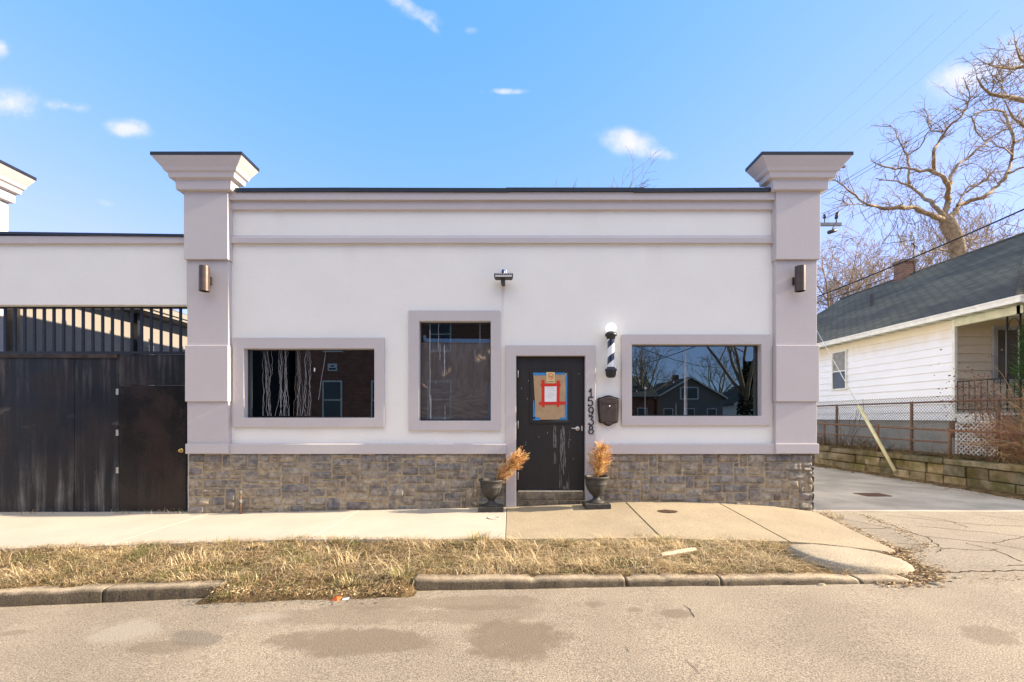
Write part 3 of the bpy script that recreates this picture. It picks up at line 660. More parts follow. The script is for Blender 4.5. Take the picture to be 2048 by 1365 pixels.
# ---------------------------------------------------------------- the shop
FY = 7.0
def xf(px, Y=FY): return X(px, Y)
shop = thing('barber_shop', 'low white stucco shop with stone base and two capped corner pillars', 'shop building', (0, 7.0, 0))
YS = 6.955
def rect(px0, px1, py0, py1, Y): return (X(px0, Y), X(px1, Y), Z(py1, Y), Z(py0, Y))
WIN = {'a': (rect(466, 768.5, 675.5, 855, YS), rect(487.5, 748.5, 697.5, 836, YS)),
       'b': (rect(817, 1001, 621, 862, YS), rect(838, 981.5, 642.5, 842, YS)),
       'c': (rect(1243.5, 1541, 669, 851.5, YS), rect(1264, 1523, 689, 832.5, YS))}
DOOR_O = (X(1011.5, YS), X(1191, YS), -.06, Z(691, YS)); DOOR_I = (X(1032.3, YS), X(1170.6, YS), -.06, Z(712, YS))
def facade():
    x0, x1 = -4.95, 4.58; top = Z(380, 6.92) - .03
    holes = [WIN[k][1] for k in 'abc'] + [DOOR_I]
    holes = [(h[0] - .02, h[1] + .02, h[2] - .02, h[3] + .02) for h in holes]
    xs = sorted({x0, x1} | {h[0] for h in holes} | {h[1] for h in holes}); zz = sorted({-.3, top} | {h[2] for h in holes} | {h[3] for h in holes})
    b = MB()
    for i in range(len(xs) - 1):
        for j in range(len(zz) - 1):
            cx, cz = (xs[i] + xs[i + 1]) / 2, (zz[j] + zz[j + 1]) / 2
            if any(h[0] < cx < h[1] and h[2] < cz < h[3] for h in holes): continue
            b.quad((xs[i], FY, zz[j]), (xs[i + 1], FY, zz[j]), (xs[i + 1], FY, zz[j + 1]), (xs[i], FY, zz[j + 1]))
    b.box(x0, x1, FY + .16, FY + .3, top - .5, top)       # back of the parapet
    b.quad((x0, FY, top), (x1, FY, top), (x1, FY + .16, top), (x0, FY + .16, top))
    b.build('front_wall', M['white_stucco'], shop, fix=False)
    b = MB(); b.box(4.4, 4.59, FY + .02, 19, -.3, 4.62); b.build('side_wall', M['white_stucco'], shop)
    b = MB(); b.box(-4.94, -4.75, FY + .02, 19, -.3, 4.62); b.build('side_wall', M['white_stucco'], shop)
    b = MB(); b.box(-4.75, 4.5, 18.8, 19, -.3, 4.62); b.build('back_wall', M['white_stucco'], shop)
    b = MB(); b.box(-4.75, 4.5, FY + .31, 18.8, 4.15, 4.3); b.build('roof', M['roof_felt'], shop)
    for xa in (-4.96, 4.38):
        b = MB(); y = FY + .35
        while y < 18.9: b.box(xa, xa + .23, y, y + .95, 4.62, 4.66); b.box(xa - .01, xa + .24, y + .93, y + 1.02, 4.62, 4.72); y += 1.0
        b.build('side_coping', M['black_metal'], shop)
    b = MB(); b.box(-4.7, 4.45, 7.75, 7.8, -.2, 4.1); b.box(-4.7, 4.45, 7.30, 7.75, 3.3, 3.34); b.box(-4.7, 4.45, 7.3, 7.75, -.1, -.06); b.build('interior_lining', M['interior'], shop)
    # mouldings: fascia, string course, base trim
    def strip(name, prof, xa, xb, m=M['trim_stucco']):
        b = MB(); b.prism([(y, z) for y, z in prof], 'x', xa, xb); return b.build(name, m, shop, bevel=.004)
    pl, pr = X(457, FY) - .03, X(1550, FY) + .03
    yA, yB = 6.90, 6.945
    strip('cornice', [(yA, Z(384, yA)), (yA, Z(400, yA)), (yB, Z(400.5, yB) - .005), (yB, Z(419, yB)), (FY + .01, Z(419, yB) - .01), (FY + .01, Z(384, yA))], pl, pr)
    strip('string_course', [(FY + .01, Z(469.5, FY)), (6.945, Z(476, 6.945)), (6.945, Z(486.5, 6.945)), (FY + .01, Z(488, FY))], pl, pr)
    yT = 6.93
    for xa, xb in ((X(457, FY) - .02, X(1012, YS)), (X(1191, YS), X(1551, FY) + .02)):
        strip('base_trim', [(yT, Z(908.5, yT)), (FY + .01, Z(908.5, yT)), (FY + .01, Z(886, FY)), (yT, Z(889, yT))], xa, xb)
    # coping flashing in overlapping lengths
    segs = [(X(470, 6.88), X(697, 6.88), 0, .006), (X(694, 6.88), X(1018, 6.88), .004, -.002), (X(1012, 6.88), X(1289, 6.88), .005, .004), (X(1268, 6.88), X(1541, 6.88), -.006, .004)]
    for i, (xa, xb, da, db) in enumerate(segs):
        b = MB(); zt = Z(376.5, 6.88); zb = Z(384.2, 6.88); e = .002 * i
        b.add([(xa, 6.876 - e, zb + da), (xb, 6.876 - e, zb + db), (xb, 6.876 - e, zt + db), (xa, 6.876 - e, zt + da), (xa, 7.32, zb + da), (xb, 7.32, zb + db), (xb, 7.32, zt + db + e), (xa, 7.32, zt + da + e)],
              [(0, 1, 2, 3), (4, 7, 6, 5), (3, 2, 6, 7), (0, 4, 5, 1), (0, 3, 7, 4), (1, 5, 6, 2)])
        b.build('parapet_coping', M['black_metal'], shop)
facade()

def pillar(parent, side, name, xc, yback, dz=0):
    # seen from the front: four lengths, alternate ones set proud, and a stepped capital
    h = .322
    b = MB()
    zc = Z(377, 6.88)
    b.box(xc - h - .012, xc + h + .012, 6.872, yback, Z(519, 6.872), zc + .03 + dz)
    b.box(xc - h + .008, xc + h - .008, 6.918, yback - .004, Z(905, 6.918) + .1, Z(519, 6.872))
    b.box(xc - h - .004, xc + h + .004, 6.886, yback + .004, Z(803.5, 6.886), Z(691, 6.886))
    b.box(xc - h - .004, xc + h + .008, 6.892, yback + .003, Z(908, 6.89), Z(888, 6.89))
    p = b.build(name, M['trim_stucco'], parent, bevel=.007, seg=2)
    # capital: rings of a square profile
    prof = [(0.0, Z(377, 6.8) - .012), (.085, Z(374, 6.8)), (.095, Z(357, 6.78)), (.165, Z(354, 6.76)), (.185, Z(343, 6.75)), (.19, Z(342, 6.75)), (.215, Z(336, 6.74)), (.25, Z(329, 6.72)), (.30, Z(321, 6.7)), (.335, Z(315, 6.69)), (.34, Z(311.5, 6.68))]
    prof = [(0.02, prof[0][1]), (.09, prof[0][1] + .004), (.098, prof[2][1] - .004), (.165, prof[3][1] - .002), (.178, prof[4][1] - .01), (.215, prof[5][1] + .004), (.235, prof[6][1] + .01), (.268, prof[7][1] + .008), (.306, prof[8][1] + .006), (.34, prof[9][1] + .012), (.345, prof[10][1] + .004)]
    prof = [(o_, z + dz) for o_, z in prof]
    b = MB(); vs_ = []
    for o_, z in prof:
        f = o_ * .62; bk = o_ * .35
        for x, y in ((xc - h - o_, 6.872 - f), (xc + h + o_, 6.872 - f), (xc + h + o_, yback + bk), (xc - h - o_, yback + bk)): vs_.append((x, y, z))
    fs = [(k * 4 + i, k * 4 + (i + 1) % 4, (k + 1) * 4 + (i + 1) % 4, (k + 1) * 4 + i) for k in range(len(prof) - 1) for i in range(4)]
    fs += [(3, 2, 1, 0), tuple(len(vs_) - 4 + i for i in range(4))]
    b.add(vs_, fs); cp = b.build('capital', M['trim_stucco'], p, bevel=.004)
    o_ = .352; zt = prof[-1][1] + .001
    b = MB(); b.box(xc - h - o_, xc + h + o_, 6.872 - o_ * .62, yback + o_ * .35, zt - .008, zt + .042)
    b.build('cap_flashing', M['black_metal'], p, bevel=.004)
    return p
pillar(shop, -1, 'corner_pillar', X(414, 6.9), 7.0)
pillar(shop, 1, 'corner_pillar', X(1594.3, 6.9), 7.0)

def stones(parent, xa, xb, zb_fun, ztop, seed, wrap=False, big=1.0):
    rng = random.Random(seed); cw, ch = .043, .066
    nx = int(round((xb - xa) / cw)); cw = (xb - xa) / nx; nz = 15
    occ = [[False] * nx for _ in range(nz)]; rects = []
    for j in range(nz):
        i = 0
        while i < nx:
            if occ[j][i]: i += 1; continue
            free = 0
            while i + free < nx and not occ[j][i + free] and free < 12: free += 1
            hh = rng.choice((1, 2, 2, 2, 2, 3)) if big > 1 else rng.choice((1, 1, 2, 2, 2, 2, 3))
            w = rng.randint(4, 10) if hh == 2 else (rng.randint(3, 8) if hh == 1 else rng.randint(3, 6))
            if free - w in (1,): w = free
            w = min(w, free); hh = min(hh, nz - j)
            if w == 1 and free == 1: hh = min(hh, 2)
            for jj in range(j, j + hh):
                for ii in range(i, i + w):
                    if occ[jj][ii]: hh = jj - j; break
                if hh <= jj - j: break
            hh = max(1, hh)
            for jj in range(j, j + hh):
                for ii in range(i, i + w): occ[jj][ii] = True
            rects.append((i, j, w, hh)); i += w
    b = MB(); b.sm = True
    pal = [(.325, .275, .22), (.30, .275, .245), (.265, .25, .24), (.36, .31, .25), (.285, .25, .21), (.255, .24, .235), (.33, .305, .27), (.37, .325, .26)]
    for (i, j, w, hh) in rects:
        g = .0052; x0 = xa + i * cw + g; x1 = xa + (i + w) * cw - g; z1 = ztop - j * ch - g; z0 = ztop - (j + hh) * ch + g
        if z1 < zb_fun((x0 + x1) / 2) - .02: continue
        rr = rng.uniform(.86, 1.1); col = tuple(c * rr for c in rng.choice(pal))
        nxs = max(4, int((x1 - x0) / .02)); nzs = max(4, int((z1 - z0) / .018)); sd_ = rng.uniform(0, 100); out = rng.uniform(.0, .014)
        tx, tz = rng.uniform(-.02, .02), rng.uniform(-.03, .03); edge = wrap and x1 > xb - .25
        vs_ = []; jit = [rng.uniform(-.004, .004) for _ in range(4)]
        for q in range(nzs + 1):
            for p in range(nxs + 1):
                u, v = p / nxs, q / nzs; x = x0 + (x1 - x0) * u; z = z0 + (z1 - z0) * v
                x += (jit[0] if u < .01 else jit[1] if u > .99 else 0); z += (jit[2] if v < .01 else jit[3] if v > .99 else 0)
                ed = min(u * (x1 - x0), (1 - u) * (x1 - x0), v * (z1 - z0), (1 - v) * (z1 - z0))
                bul = min(1, ed / .016) ** .5
                d = (.012 + out + tx * (u - .5) + tz * (v - .5)) * bul + bul * (.011 * noise.noise((x * 14 + sd_, z * 16, sd_)) + .006 * noise.noise((x * 40 + sd_, z * 40, sd_)))
                if edge: d *= 1.5
                vs_.append((x, 6.975 - d, z))
        n = nxs + 1
        b.add(vs_, [(q * n + p, q * n + p + 1, (q + 1) * n + p + 1, (q + 1) * n + p) for q in range(nzs) for p in range(nxs)], col)
        if edge and x1 > xb - .03:            # return face round the corner
            vs_ = []; m_ = 10
            for q in range(nzs + 1):
                for p in range(m_ + 1):
                    u, v = p / m_, q / nzs; z = z0 + (z1 - z0) * v; y = 6.975 - .02 + u * .3
                    bul = min(1, min(v, 1 - v) * (z1 - z0) / .016 + .0) ** .5 * min(1, (1 - u) * 6) ** .5
                    d = .022 * bul + bul * .018 * noise.noise((y * 14 + sd_, z * 16, sd_)); vs_.append((xb - .012 + d, y, z))
            n = m_ + 1; b.add(vs_, [(q * n + p, q * n + p + 1, (q + 1) * n + p + 1, (q + 1) * n + p) for q in range(nzs) for p in range(m_)], col)
    o = b.build('stone_base', M['stone'], parent, fix=False)
    b = MB(); b.box(xa, xb - .012, 6.972, 6.998, -.35, ztop); b.build('mortar', M['mortar'], o)
    return o
zt_ = Z(908.5, 6.93)
stones(shop, X(375, 6.95), X(1012, YS), zs, zt_, 5)
stones(shop, X(1191, YS), 4.635, zs, zt_, 9, True, 1.2)
b = MB(); b.box(4.45, 4.58, 7.28, 18.9, -.3, zt_); b.build('side_plinth', M['foundation'], shop)

def windows():
    gy = 7.075
    names = {'a': 'wide dark window with white drip stains', 'b': 'tall window backed by a wrinkled plastic sheet', 'c': 'wide window reflecting the houses across the street'}
    for k in 'abc':
        o_, i_ = WIN[k]
        w = MB().ring(o_, i_, YS, FY + .005, gy + .03).build('window', M['trim_stucco'], shop, bevel=.005)
        w['label'] = names[k]
        # the reveal is splayed to the pane seen behind it
        b = MB(); b.box(i_[0] - .01, i_[1] + .01, gy, gy + .004, i_[2] - .01, i_[3] + .01); b.build('pane', M['clear_glass'] if k == 'b' else M['glass'], w)
        b = MB(); t = .014; b.ring((i_[0] + .001, i_[1] - .001, i_[2] + .001, i_[3] - .001), (i_[0] + t, i_[1] - t, i_[2] + t, i_[3] - t), gy - .012, gy, gy); b.build('glazing_bead', M['dark_grey'], w)
        rng = random.Random(ord(k))
        if k == 'a':
            for cx, n_, sp in ((533, 9, 9), (568, 13, 12), (597, 5, 5), (617, 6, 5)):
                b = MB()
                for _ in range(n_):
                    x = X(cx + rng.gauss(0, sp * .45), gy); z = i_[3] - .01; pts = []; wd = rng.uniform(.0005, .0015); end = i_[2] if rng.random() < .85 else rng.uniform(i_[2], i_[3] - .3); dr = rng.gauss(0, .03)
                    while z > end:
                        pts.append((x, z)); z -= .03; x += rng.gauss(0, .0062) + dr * .03
                    for (xa, za), (xb_, zb_) in zip(pts, pts[1:]):
                        f = 1 + .9 * (i_[3] - za) / (i_[3] - i_[2])
                        b.quad((xa - wd * f, gy - .002, za), (xa + wd * f, gy - .002, za), (xb_ + wd * f, gy - .002, zb_), (xb_ - wd * f, gy - .002, zb_))
                b.build('drip_stain', M['glass_drip'], w)
            b = MB()
            for px_, py_, s_ in ((629, 740, 1.4), (680, 690, .6), (644, 840, 1)): b.quad(*[(X(px_ + dx * s_, gy), gy - .002, Z(py_ + dz * s_, gy)) for dx, dz in ((-1, 2), (.6, 3), (1.2, -2), (-.5, -3))])
            b.build('paint_fleck', M['white_plastic'], w); b = MB()
            pts = [(652, 700), (648, 730), (643, 757), (639, 790), (637, 800)]
            for (xa, za), (xb_, zb_) in zip(pts, pts[1:]): b.quad((X(xa, gy) - .0025, gy - .002, Z(za, gy)), (X(xa, gy) + .0025, gy - .002, Z(za, gy)), (X(xb_, gy) + .0025, gy - .002, Z(zb_, gy)), (X(xb_, gy) - .0025, gy - .002, Z(zb_, gy)))
            b.build('drip_stain', M['glass_drip'], w)
        if k == 'c':
            for x0_, x1_, wd, top, bot in ((1370, 1369.5, 1.3, 692, 831), (1368.4, 1368, .5, 730, 831), (1373.5, 1373, .5, 692, 831), (1286, 1285, .5, 692, 720), (1290, 1289.5, .45, 770, 831), (1352, 1352, .4, 806, 831), ):
                n_ = 12; b = MB()
                for q in range(n_):
                    za, zb_ = top + (bot - top) * q / n_, top + (bot - top) * (q + 1) / n_; xa = x0_ + .7 * noise.noise((q, x0_, 0)); xb_ = x0_ + .7 * noise.noise((q + 1, x0_, 0)); f0 = .35 + .65 * q / n_; f1 = .35 + .65 * (q + 1) / n_
                    b.quad((X(xa - wd * f0, gy), gy - .002, Z(za, gy)), (X(xa + wd * f0, gy), gy - .002, Z(za, gy)), (X(xb_ + wd * f1, gy), gy - .002, Z(zb_, gy)), (X(xb_ - wd * f1, gy), gy - .002, Z(zb_, gy)))
                b.build('drip_stain', M['glass_drip'], w)
            b = MB()
            for px_, py_, s_ in ((1290.5, 777, 1.7), (1279, 762, 1.1), (1310, 737, .5), (1347, 765, .8), (1273, 783, .7)):
                b.lathe((X(px_, gy), gy - .003, Z(py_, gy)), [(0, 0), (.014 * s_, .0005), (.012 * s_, .001)], 8, axis='y')
            b.build('bird_dropping', M['glass_drip'], w)
        if k == 'b':
            b = MB(); yb = gy + .05; nx_, nz_ = 26, 36; zt0 = Z(684, gy); vs_ = []
            for q in range(nz_ + 1):
                for p in range(nx_ + 1):
                    x = i_[0] - .0 + (i_[1] - i_[0]) * p / nx_; z = i_[2] - .02 + (zt0 - i_[2] + .02) * q / nz_
                    vs_.append((x, yb + .018 * noise.noise((x * 5, z * 3.5, 2)) + .008 * noise.noise((x * 12 + z * 9, z * 7, 5)), z))
            n_ = nx_ + 1; b.sm = True; b.add(vs_, [(q * n_ + p, q * n_ + p + 1, (q + 1) * n_ + p + 1, (q + 1) * n_ + p) for q in range(nz_) for p in range(nx_)])
            b.build('plastic_sheet', M['plastic_sheet'], w, fix=False)
            for dd, pp in ((.022, ((851, 684), (980, 686), (980, 678), (851, 677))), (.020, ((847, 683), (853, 682), (851, 670), (846, 671))), (.021, ((976, 840), (981, 840), (980, 764), (977, 764)))):
                b = MB(); b.quad(*[(X(px_, gy), gy + dd, Z(py_, gy)) for px_, py_ in pp]); b.build('masking_tape', M['pale_blue_tape'], w)
            for x0_, top, bot, wd in ((860, 660, 835, .7), (877, 645, 700, .4), (880, 690, 720, .5), (889, 690, 752, .8), (862, 790, 840, .8), (890, 810, 840, .5), (960, 645, 690, .35), (950, 700, 720, .4)):
                n_ = 8; b = MB()
                for q in range(n_):
                    za, zb_ = top + (bot - top) * q / n_, top + (bot - top) * (q + 1) / n_; xa = x0_ + 1.2 * noise.noise((q * .6, x0_, 0)); xb_ = x0_ + 1.2 * noise.noise((q * .6 + .6, x0_, 0))
                    b.quad((X(xa - wd, gy), gy - .002, Z(za, gy)), (X(xa + wd, gy), gy - .002, Z(za, gy)), (X(xb_ + wd, gy), gy - .002, Z(zb_, gy)), (X(xb_ - wd, gy), gy - .002, Z(zb_, gy)))
                b.build('drip_stain', M['glass_drip'], w)
windows()

DY = 7.03
def door():
    b = MB(); o_, i_ = DOOR_O, DOOR_I
    vs_ = [(o_[0], o_[2]), (i_[0], i_[2]), (i_[0], i_[3]), (i_[1], i_[3]), (i_[1], i_[2]), (o_[1], o_[2]), (o_[1], o_[3]), (o_[0], o_[3])]
    b.prism(vs_, 'y', YS - .01, FY + .09); b.build('door_surround', M['trim_stucco'], shop, bevel=.005)
    zb = Z(981, DY); d = MB(); x0, x1 = X(1035, DY), X(1167, DY); zt0 = Z(716, DY)
    d.box(x0, x1, DY, DY + .045, zb + .008, zt0); dr = d.build('door', M['shop_door'], shop, bevel=.003); dr['label'] = 'scuffed black metal door with a covered square window'
    b = MB(); b.ring((X(1031, DY) - .03, X(1172, DY) + .03, zb, Z(711, DY) + .04), (x0 - .004, x1 + .004, zb, zt0 + .004), DY - .012, DY + .05, DY + .05); b.build('frame', M['dark_grey'], dr)
    b = MB(); g = (X(1060, DY), X(1140, DY), Z(847.5, DY), Z(741, DY)); i2 = (X(1064, DY), X(1136, DY), Z(843.5, DY), Z(745, DY))
    b.ring(g, i2, DY - .016, DY, DY); b.build('window_frame', M['shop_door'], dr, bevel=.002)
    b = MB(); b.box(i2[0], i2[1], DY - .004, DY - .001, i2[2], i2[3]); b.build('window_pane', M['house_glass'], dr)
    b = MB(); yh = DY - .01; c = (X(1155, DY), yh, Z(857.6, DY))
    b.lathe((c[0], DY - .016, c[2]), [(0, 0), (.022, 0), (.034, .006), (.036, .016)], 18, axis='y'); b.tube([(c[0], DY - .012, c[2]), (c[0], DY - .055, c[2]), (c[0] - .03, DY - .06, c[2] + .003), (c[0] - .1, DY - .055, c[2] + .006)], [.011, .011, .010, .007], 8)
    b.build('lever_handle', M['steel'], dr)
    for ya, yb in ((741, 756), (842, 858), (944, 960)):
        b = MB(); b.tube([(X(1036.2, DY), DY - .012, Z(yb, DY)), (X(1036.2, DY), DY - .012, Z(ya, DY))], .009, 8); b.build('hinge', M['steel'], dr)
    b = MB(); b.box(X(1162.5, DY), X(1165, DY), DY - .003, DY, Z(862, DY), Z(852, DY)); b.build('strike_plate', M['steel'], dr)
    rng = random.Random(3)
    for (xa, xb_, za, zb_, k) in ((1105, 1113, 848, 893, .5), (1119, 1131, 850, 976, 1.0), (1108, 1112, 893, 925, .25), (1137, 1140, 850, 970, .12), (1133, 1137, 955, 980, .3)):
        b = MB()
        for q in range(int(26 * k) + 3):
            cx = rng.uniform(xa, xb_); z0 = rng.uniform(za, zb_); ln = rng.uniform(8, 40) ; wd = rng.uniform(.3, 1.3) * k + .15; z1 = min(zb_ + 4, z0 + ln); n_ = 6
            ps = []
            for r in range(n_ + 1):
                t = r / n_; z = z0 + (z1 - z0) * t; x = cx + 1.1 * noise.noise((z * .12, cx * 3, 0)); ps.append((x, z, wd * math.sin(math.pi * (t * .9 + .08))))
            for (a, c_, w0), (e, f_, w1) in zip(ps, ps[1:]): b.quad((X(a - w0, DY), DY - .0012 - .00002 * q, Z(c_, DY)), (X(a + w0, DY), DY - .0012 - .00002 * q, Z(c_, DY)), (X(e + w1, DY), DY - .0012 - .00002 * q, Z(f_, DY)), (X(e - w1, DY), DY - .0012 - .00002 * q, Z(f_, DY)))
        b.build('paint_drip', M['drip'], dr)
    b = MB()
    for px_, py_ in ((1057, 762), (1043, 777), (1158, 748), (1055, 798), (1078, 874), (1095, 866), (1147, 918), (1052, 885), (1053, 920), (1054, 915), (1051, 890), (1043, 940), (1140, 880), (1060, 905)):
        b.quad(*[(X(px_ + dx, DY), DY - .0013, Z(py_ + dz, DY)) for dx, dz in ((-.5, 1), (.4, 1.2), (.6, -1), (-.4, -1.3))])
    b.build('paint_fleck', M['glass_drip'], dr)
    b = MB(); b.box(X(1036, DY), X(1165, DY), DY - .05, DY + .05, Z(984.5, DY - .05), Z(981.5, DY - .05)); b.build('threshold', M['steel'], dr)
    b = MB(); zt1 = Z(984.6, 6.97); b.box(i_[0] + .004, i_[1] - .004, 6.985, 7.12, -.08, zt1 - .005); stp = b.build('door_step', M['mortar'], shop)
    b = MB(); b.sm = True; rg = random.Random(8)
    for xa, xb_, za, zb_ in ((i_[0] + .01, i_[0] + .58, .105, zt1 - .008), (i_[0] + .59, i_[1] - .01, .11, zt1 - .008), (i_[0] + .01, i_[0] + .62, -.0, .098), (i_[0] + .635, i_[1] - .07, .005, .10)):
        n_, m_ = 20, 6; sd_ = rg.random() * 50; kf = rg.uniform(.8, 1.1); col = tuple(c_ * kf for c_ in (.2, .17, .13)); vs_ = []
        for q in range(m_ + 1):
            for p in range(n_ + 1):
                u, v = p / n_, q / m_; bul = min(1, min(u, 1 - u) * 14, min(v, 1 - v) * 5) ** .6
                vs_.append((xa + (xb_ - xa) * u, 6.984 - bul * (.018 + .012 * noise.noise((u * 7 + sd_, v * 3, sd_))), za + (zb_ - za) * v))
        b.add(vs_, [(q * (n_ + 1) + p, q * (n_ + 1) + p + 1, (q + 1) * (n_ + 1) + p + 1, (q + 1) * (n_ + 1) + p) for q in range(m_) for p in range(n_)], col)
    b.build('step_stone', M['stone'], stp, fix=False)
door()

def notices():
    y = DY - .017
    q = lambda pts, yy: [(X(a, DY), yy, Z(c, DY)) for a, c in pts]
    def sheet(b, pts, yy, th=.0012):
        f = q(pts, yy); k = q(pts, yy + th); n = len(pts)
        b.add(f + k, [tuple(range(n)), tuple(range(2 * n - 1, n - 1, -1))] + [(i, i + n, (i + 1) % n + n, (i + 1) % n) for i in range(n)]); return b
    t = thing('cardboard_cover', 'brown cardboard sheet taped over the window of the black shop door', 'cardboard', (X(1100, DY), y, Z(840, DY)))
    sheet(MB(), [(1066.5, 747), (1133, 747.5), (1131, 800), (1132.5, 839), (1070, 840), (1070, 810)], y, .003).build('board', M['cardboard'], t)
    for p in ([(1066, 746), (1092, 746), (1092, 751.5), (1066, 751)], [(1110, 746), (1130, 746.5), (1130, 750), (1110, 750)], [(1130.5, 752), (1134, 750), (1133.5, 838), (1130, 836), (1129.5, 812), (1131.5, 790)], [(1066, 801), (1068.5, 802), (1070.5, 838), (1066, 838)], [(1066, 835), (1080, 835.5), (1079, 841), (1066, 841)], [(1119, 836), (1134, 836), (1134, 840), (1119, 839.5)]): sheet(MB(), p, y - .0025).build('blue_tape', M['blue_tape'], t)
    t = thing('paper_notice', 'white handwritten paper notice framed with red tape on the cardboard', 'notice', (X(1101, DY), y - .003, Z(805, DY)))
    sheet(MB(), [(1089, 772), (1113.5, 772.5), (1113, 805), (1089, 804)], y - .0035).build('sheet', M['paper'], t)
    b = MB(); rng = random.Random(2)
    for row, xa, xb_ in ((777, 1092, 1110), (781, 1098, 1112), (787, 1096, 1108), (791, 1094, 1110), (795, 1099, 1105)):
        xx = xa; pts = []
        while xx < xb_: pts.append((xx, row + rng.uniform(-1.1, 1.1))); xx += .8
        for (a, c), (e, f) in zip(pts, pts[1:]): b.quad(*q([(a, c - .2), (a, c + .2), (e, f + .2), (e, f - .2)], y - .0042))
    b.build('handwriting', M['ink'], t)
    for k, p in enumerate(([(1083.2, 760.5), (1088.7, 760.5), (1088.9, 815), (1083.5, 814.5)], [(1113.3, 761.5), (1119.3, 762), (1118.3, 814.5), (1112.8, 814)], [(1081.6, 768), (1120.7, 767.5), (1120.7, 773), (1081.8, 773.7)], [(1078, 804.5), (1131.8, 803.5), (1131.8, 809.5), (1078, 810)])):
        sheet(MB(), p, y - .0048 - .0013 * (k // 2)).build('red_tape', M['red_tape'], t)
    t = thing('no_smoking_sticker', 'small yellow no smoking sticker with orange ring above the paper notice', 'sticker', (X(1101, DY), y - .003, Z(767, DY)))
    sheet(MB(), [(1092.6, 745), (1109.4, 745.3), (1109.2, 767.3), (1092.6, 767)], y - .0045).build('backing', M['sticker'], t)
    cx, cz, yy = X(1101, DY), Z(753.5, DY), y - .0058
    b = MB(); n = 28
    for k in range(n):
        a0, a1 = 2 * math.pi * k / n, 2 * math.pi * (k + 1) / n; r0, r1 = .038, .048
        b.quad(*[(cx + r * math.cos(a), yy, cz + r * math.sin(a)) for r, a in ((r0, a0), (r1, a0), (r1, a1), (r0, a1))])
    c_, s_ = math.cos(R(-45)), math.sin(R(-45))
    b.quad(*[(cx + u * c_ - v * s_, yy - .0004, cz + u * s_ + v * c_) for u, v in ((-.04, -.0045), (.04, -.0045), (.04, .0045), (-.04, .0045))])
    b.build('prohibition_ring', M['orange'], t)
    b = MB(); b.quad(*[(cx + u, yy - .0002, cz + v - .004) for u, v in ((-.027, -.004), (.016, -.004), (.016, .004), (-.027, .004))]); b.quad(*[(cx + u, yy - .0002, cz + v - .004) for u, v in ((.019, -.004), (.026, -.004), (.026, .004), (.019, .004))])
    b.tube([(cx + .022, yy - .0002, cz + .004), (cx + .026, yy - .0002, cz + .012), (cx + .018, yy - .0002, cz + .017), (cx + .022, yy - .0002, cz + .025)], .0012, 4)
    zz = Z(764, DY)
    for x0_, x1_ in ((-.05, -.03), (-.022, .048)): b.quad((cx + x0_, yy, zz - .004), (cx + x1_, yy, zz - .004), (cx + x1_, yy, zz + .004), (cx + x0_, yy, zz + .004))
    b.build('cigarette_symbol', M['dark_ink'], t)
notices()

# ---------------------------------------------------------------- fittings on the shop front
def numbers():
    y0 = YS - .01; t = thing('house_number', 'black metal house number 15938 fixed vertically beside the shop door', 'house number', (X(1182, y0), y0, Z(868, y0)))
    def arc(cx, cy, rx, ry, a0, a1, n=12): return [(cx + rx * math.cos(R(a0 + (a1 - a0) * k / n)), cy + ry * math.sin(R(a0 + (a1 - a0) * k / n))) for k in range(n + 1)]
    G = {'1': [[(-.28, .62), (.0, .95), (.02, .0)], [(-.3, .03), (.32, .03)]],
         '5': [[(.38, .95), (-.22, .95), (-.28, .55)] + arc(.0, .31, .36, .31, 125, -130, 14)],
         '9': [arc(0, .66, .32, .29, 0, 360, 18), [(.32, .66), (.28, .35), (.1, .06), (-.2, .02), (-.28, .12)]],
         '3': [[(-.3, .93), (.3, .93), (-.02, .58)] + arc(0, .29, .36, .3, 70, -140, 14)],
         '8': [arc(0, .72, .25, .23, 0, 360, 18), arc(0, .25, .34, .26, 0, 360, 20)]}
    for ch, (ya, yb) in zip('15938', ((777, 795), (794.5, 812), (814, 832), (832.5, 850), (851, 868))):
        h = Z(ya, y0) - Z(yb, y0); cx = X(1182, y0) - (.012 if ch == '5' else 0); zb = Z(yb, y0); b = MB()
        for st_ in G[ch]:
            ps = [(cx + u * h * .78, zb + v * h) for u, v in st_]; m = len(ps)
            for i in range(m - 1):
                (xa, za), (xb_, zb_) = ps[i], ps[i + 1]; dx, dz = xb_ - xa, zb_ - za; l = math.hypot(dx, dz) or 1e-6
                w = .0052 + .0032 * abs(dz / l); nx_, nz_ = -dz / l * w, dx / l * w; ex, ez = dx / l * .004, dz / l * .004
                b.prism([(xa - nx_ - ex, za - nz_ - ez), (xb_ - nx_ + ex, zb_ - nz_ + ez), (xb_ + nx_ + ex, zb_ + nz_ + ez), (xa + nx_ - ex, za + nz_ - ez)], 'y', y0 - .012 - .0004 * (i % 3), y0 + .002)
        if ch in '53': b.lathe((ps[-1][0], y0 - .0125, ps[-1][1]), [(0, 0), (.016, 0), (.016, .013)], 12, axis='y')
        b.build('digit', M['black_metal'], t)
numbers()

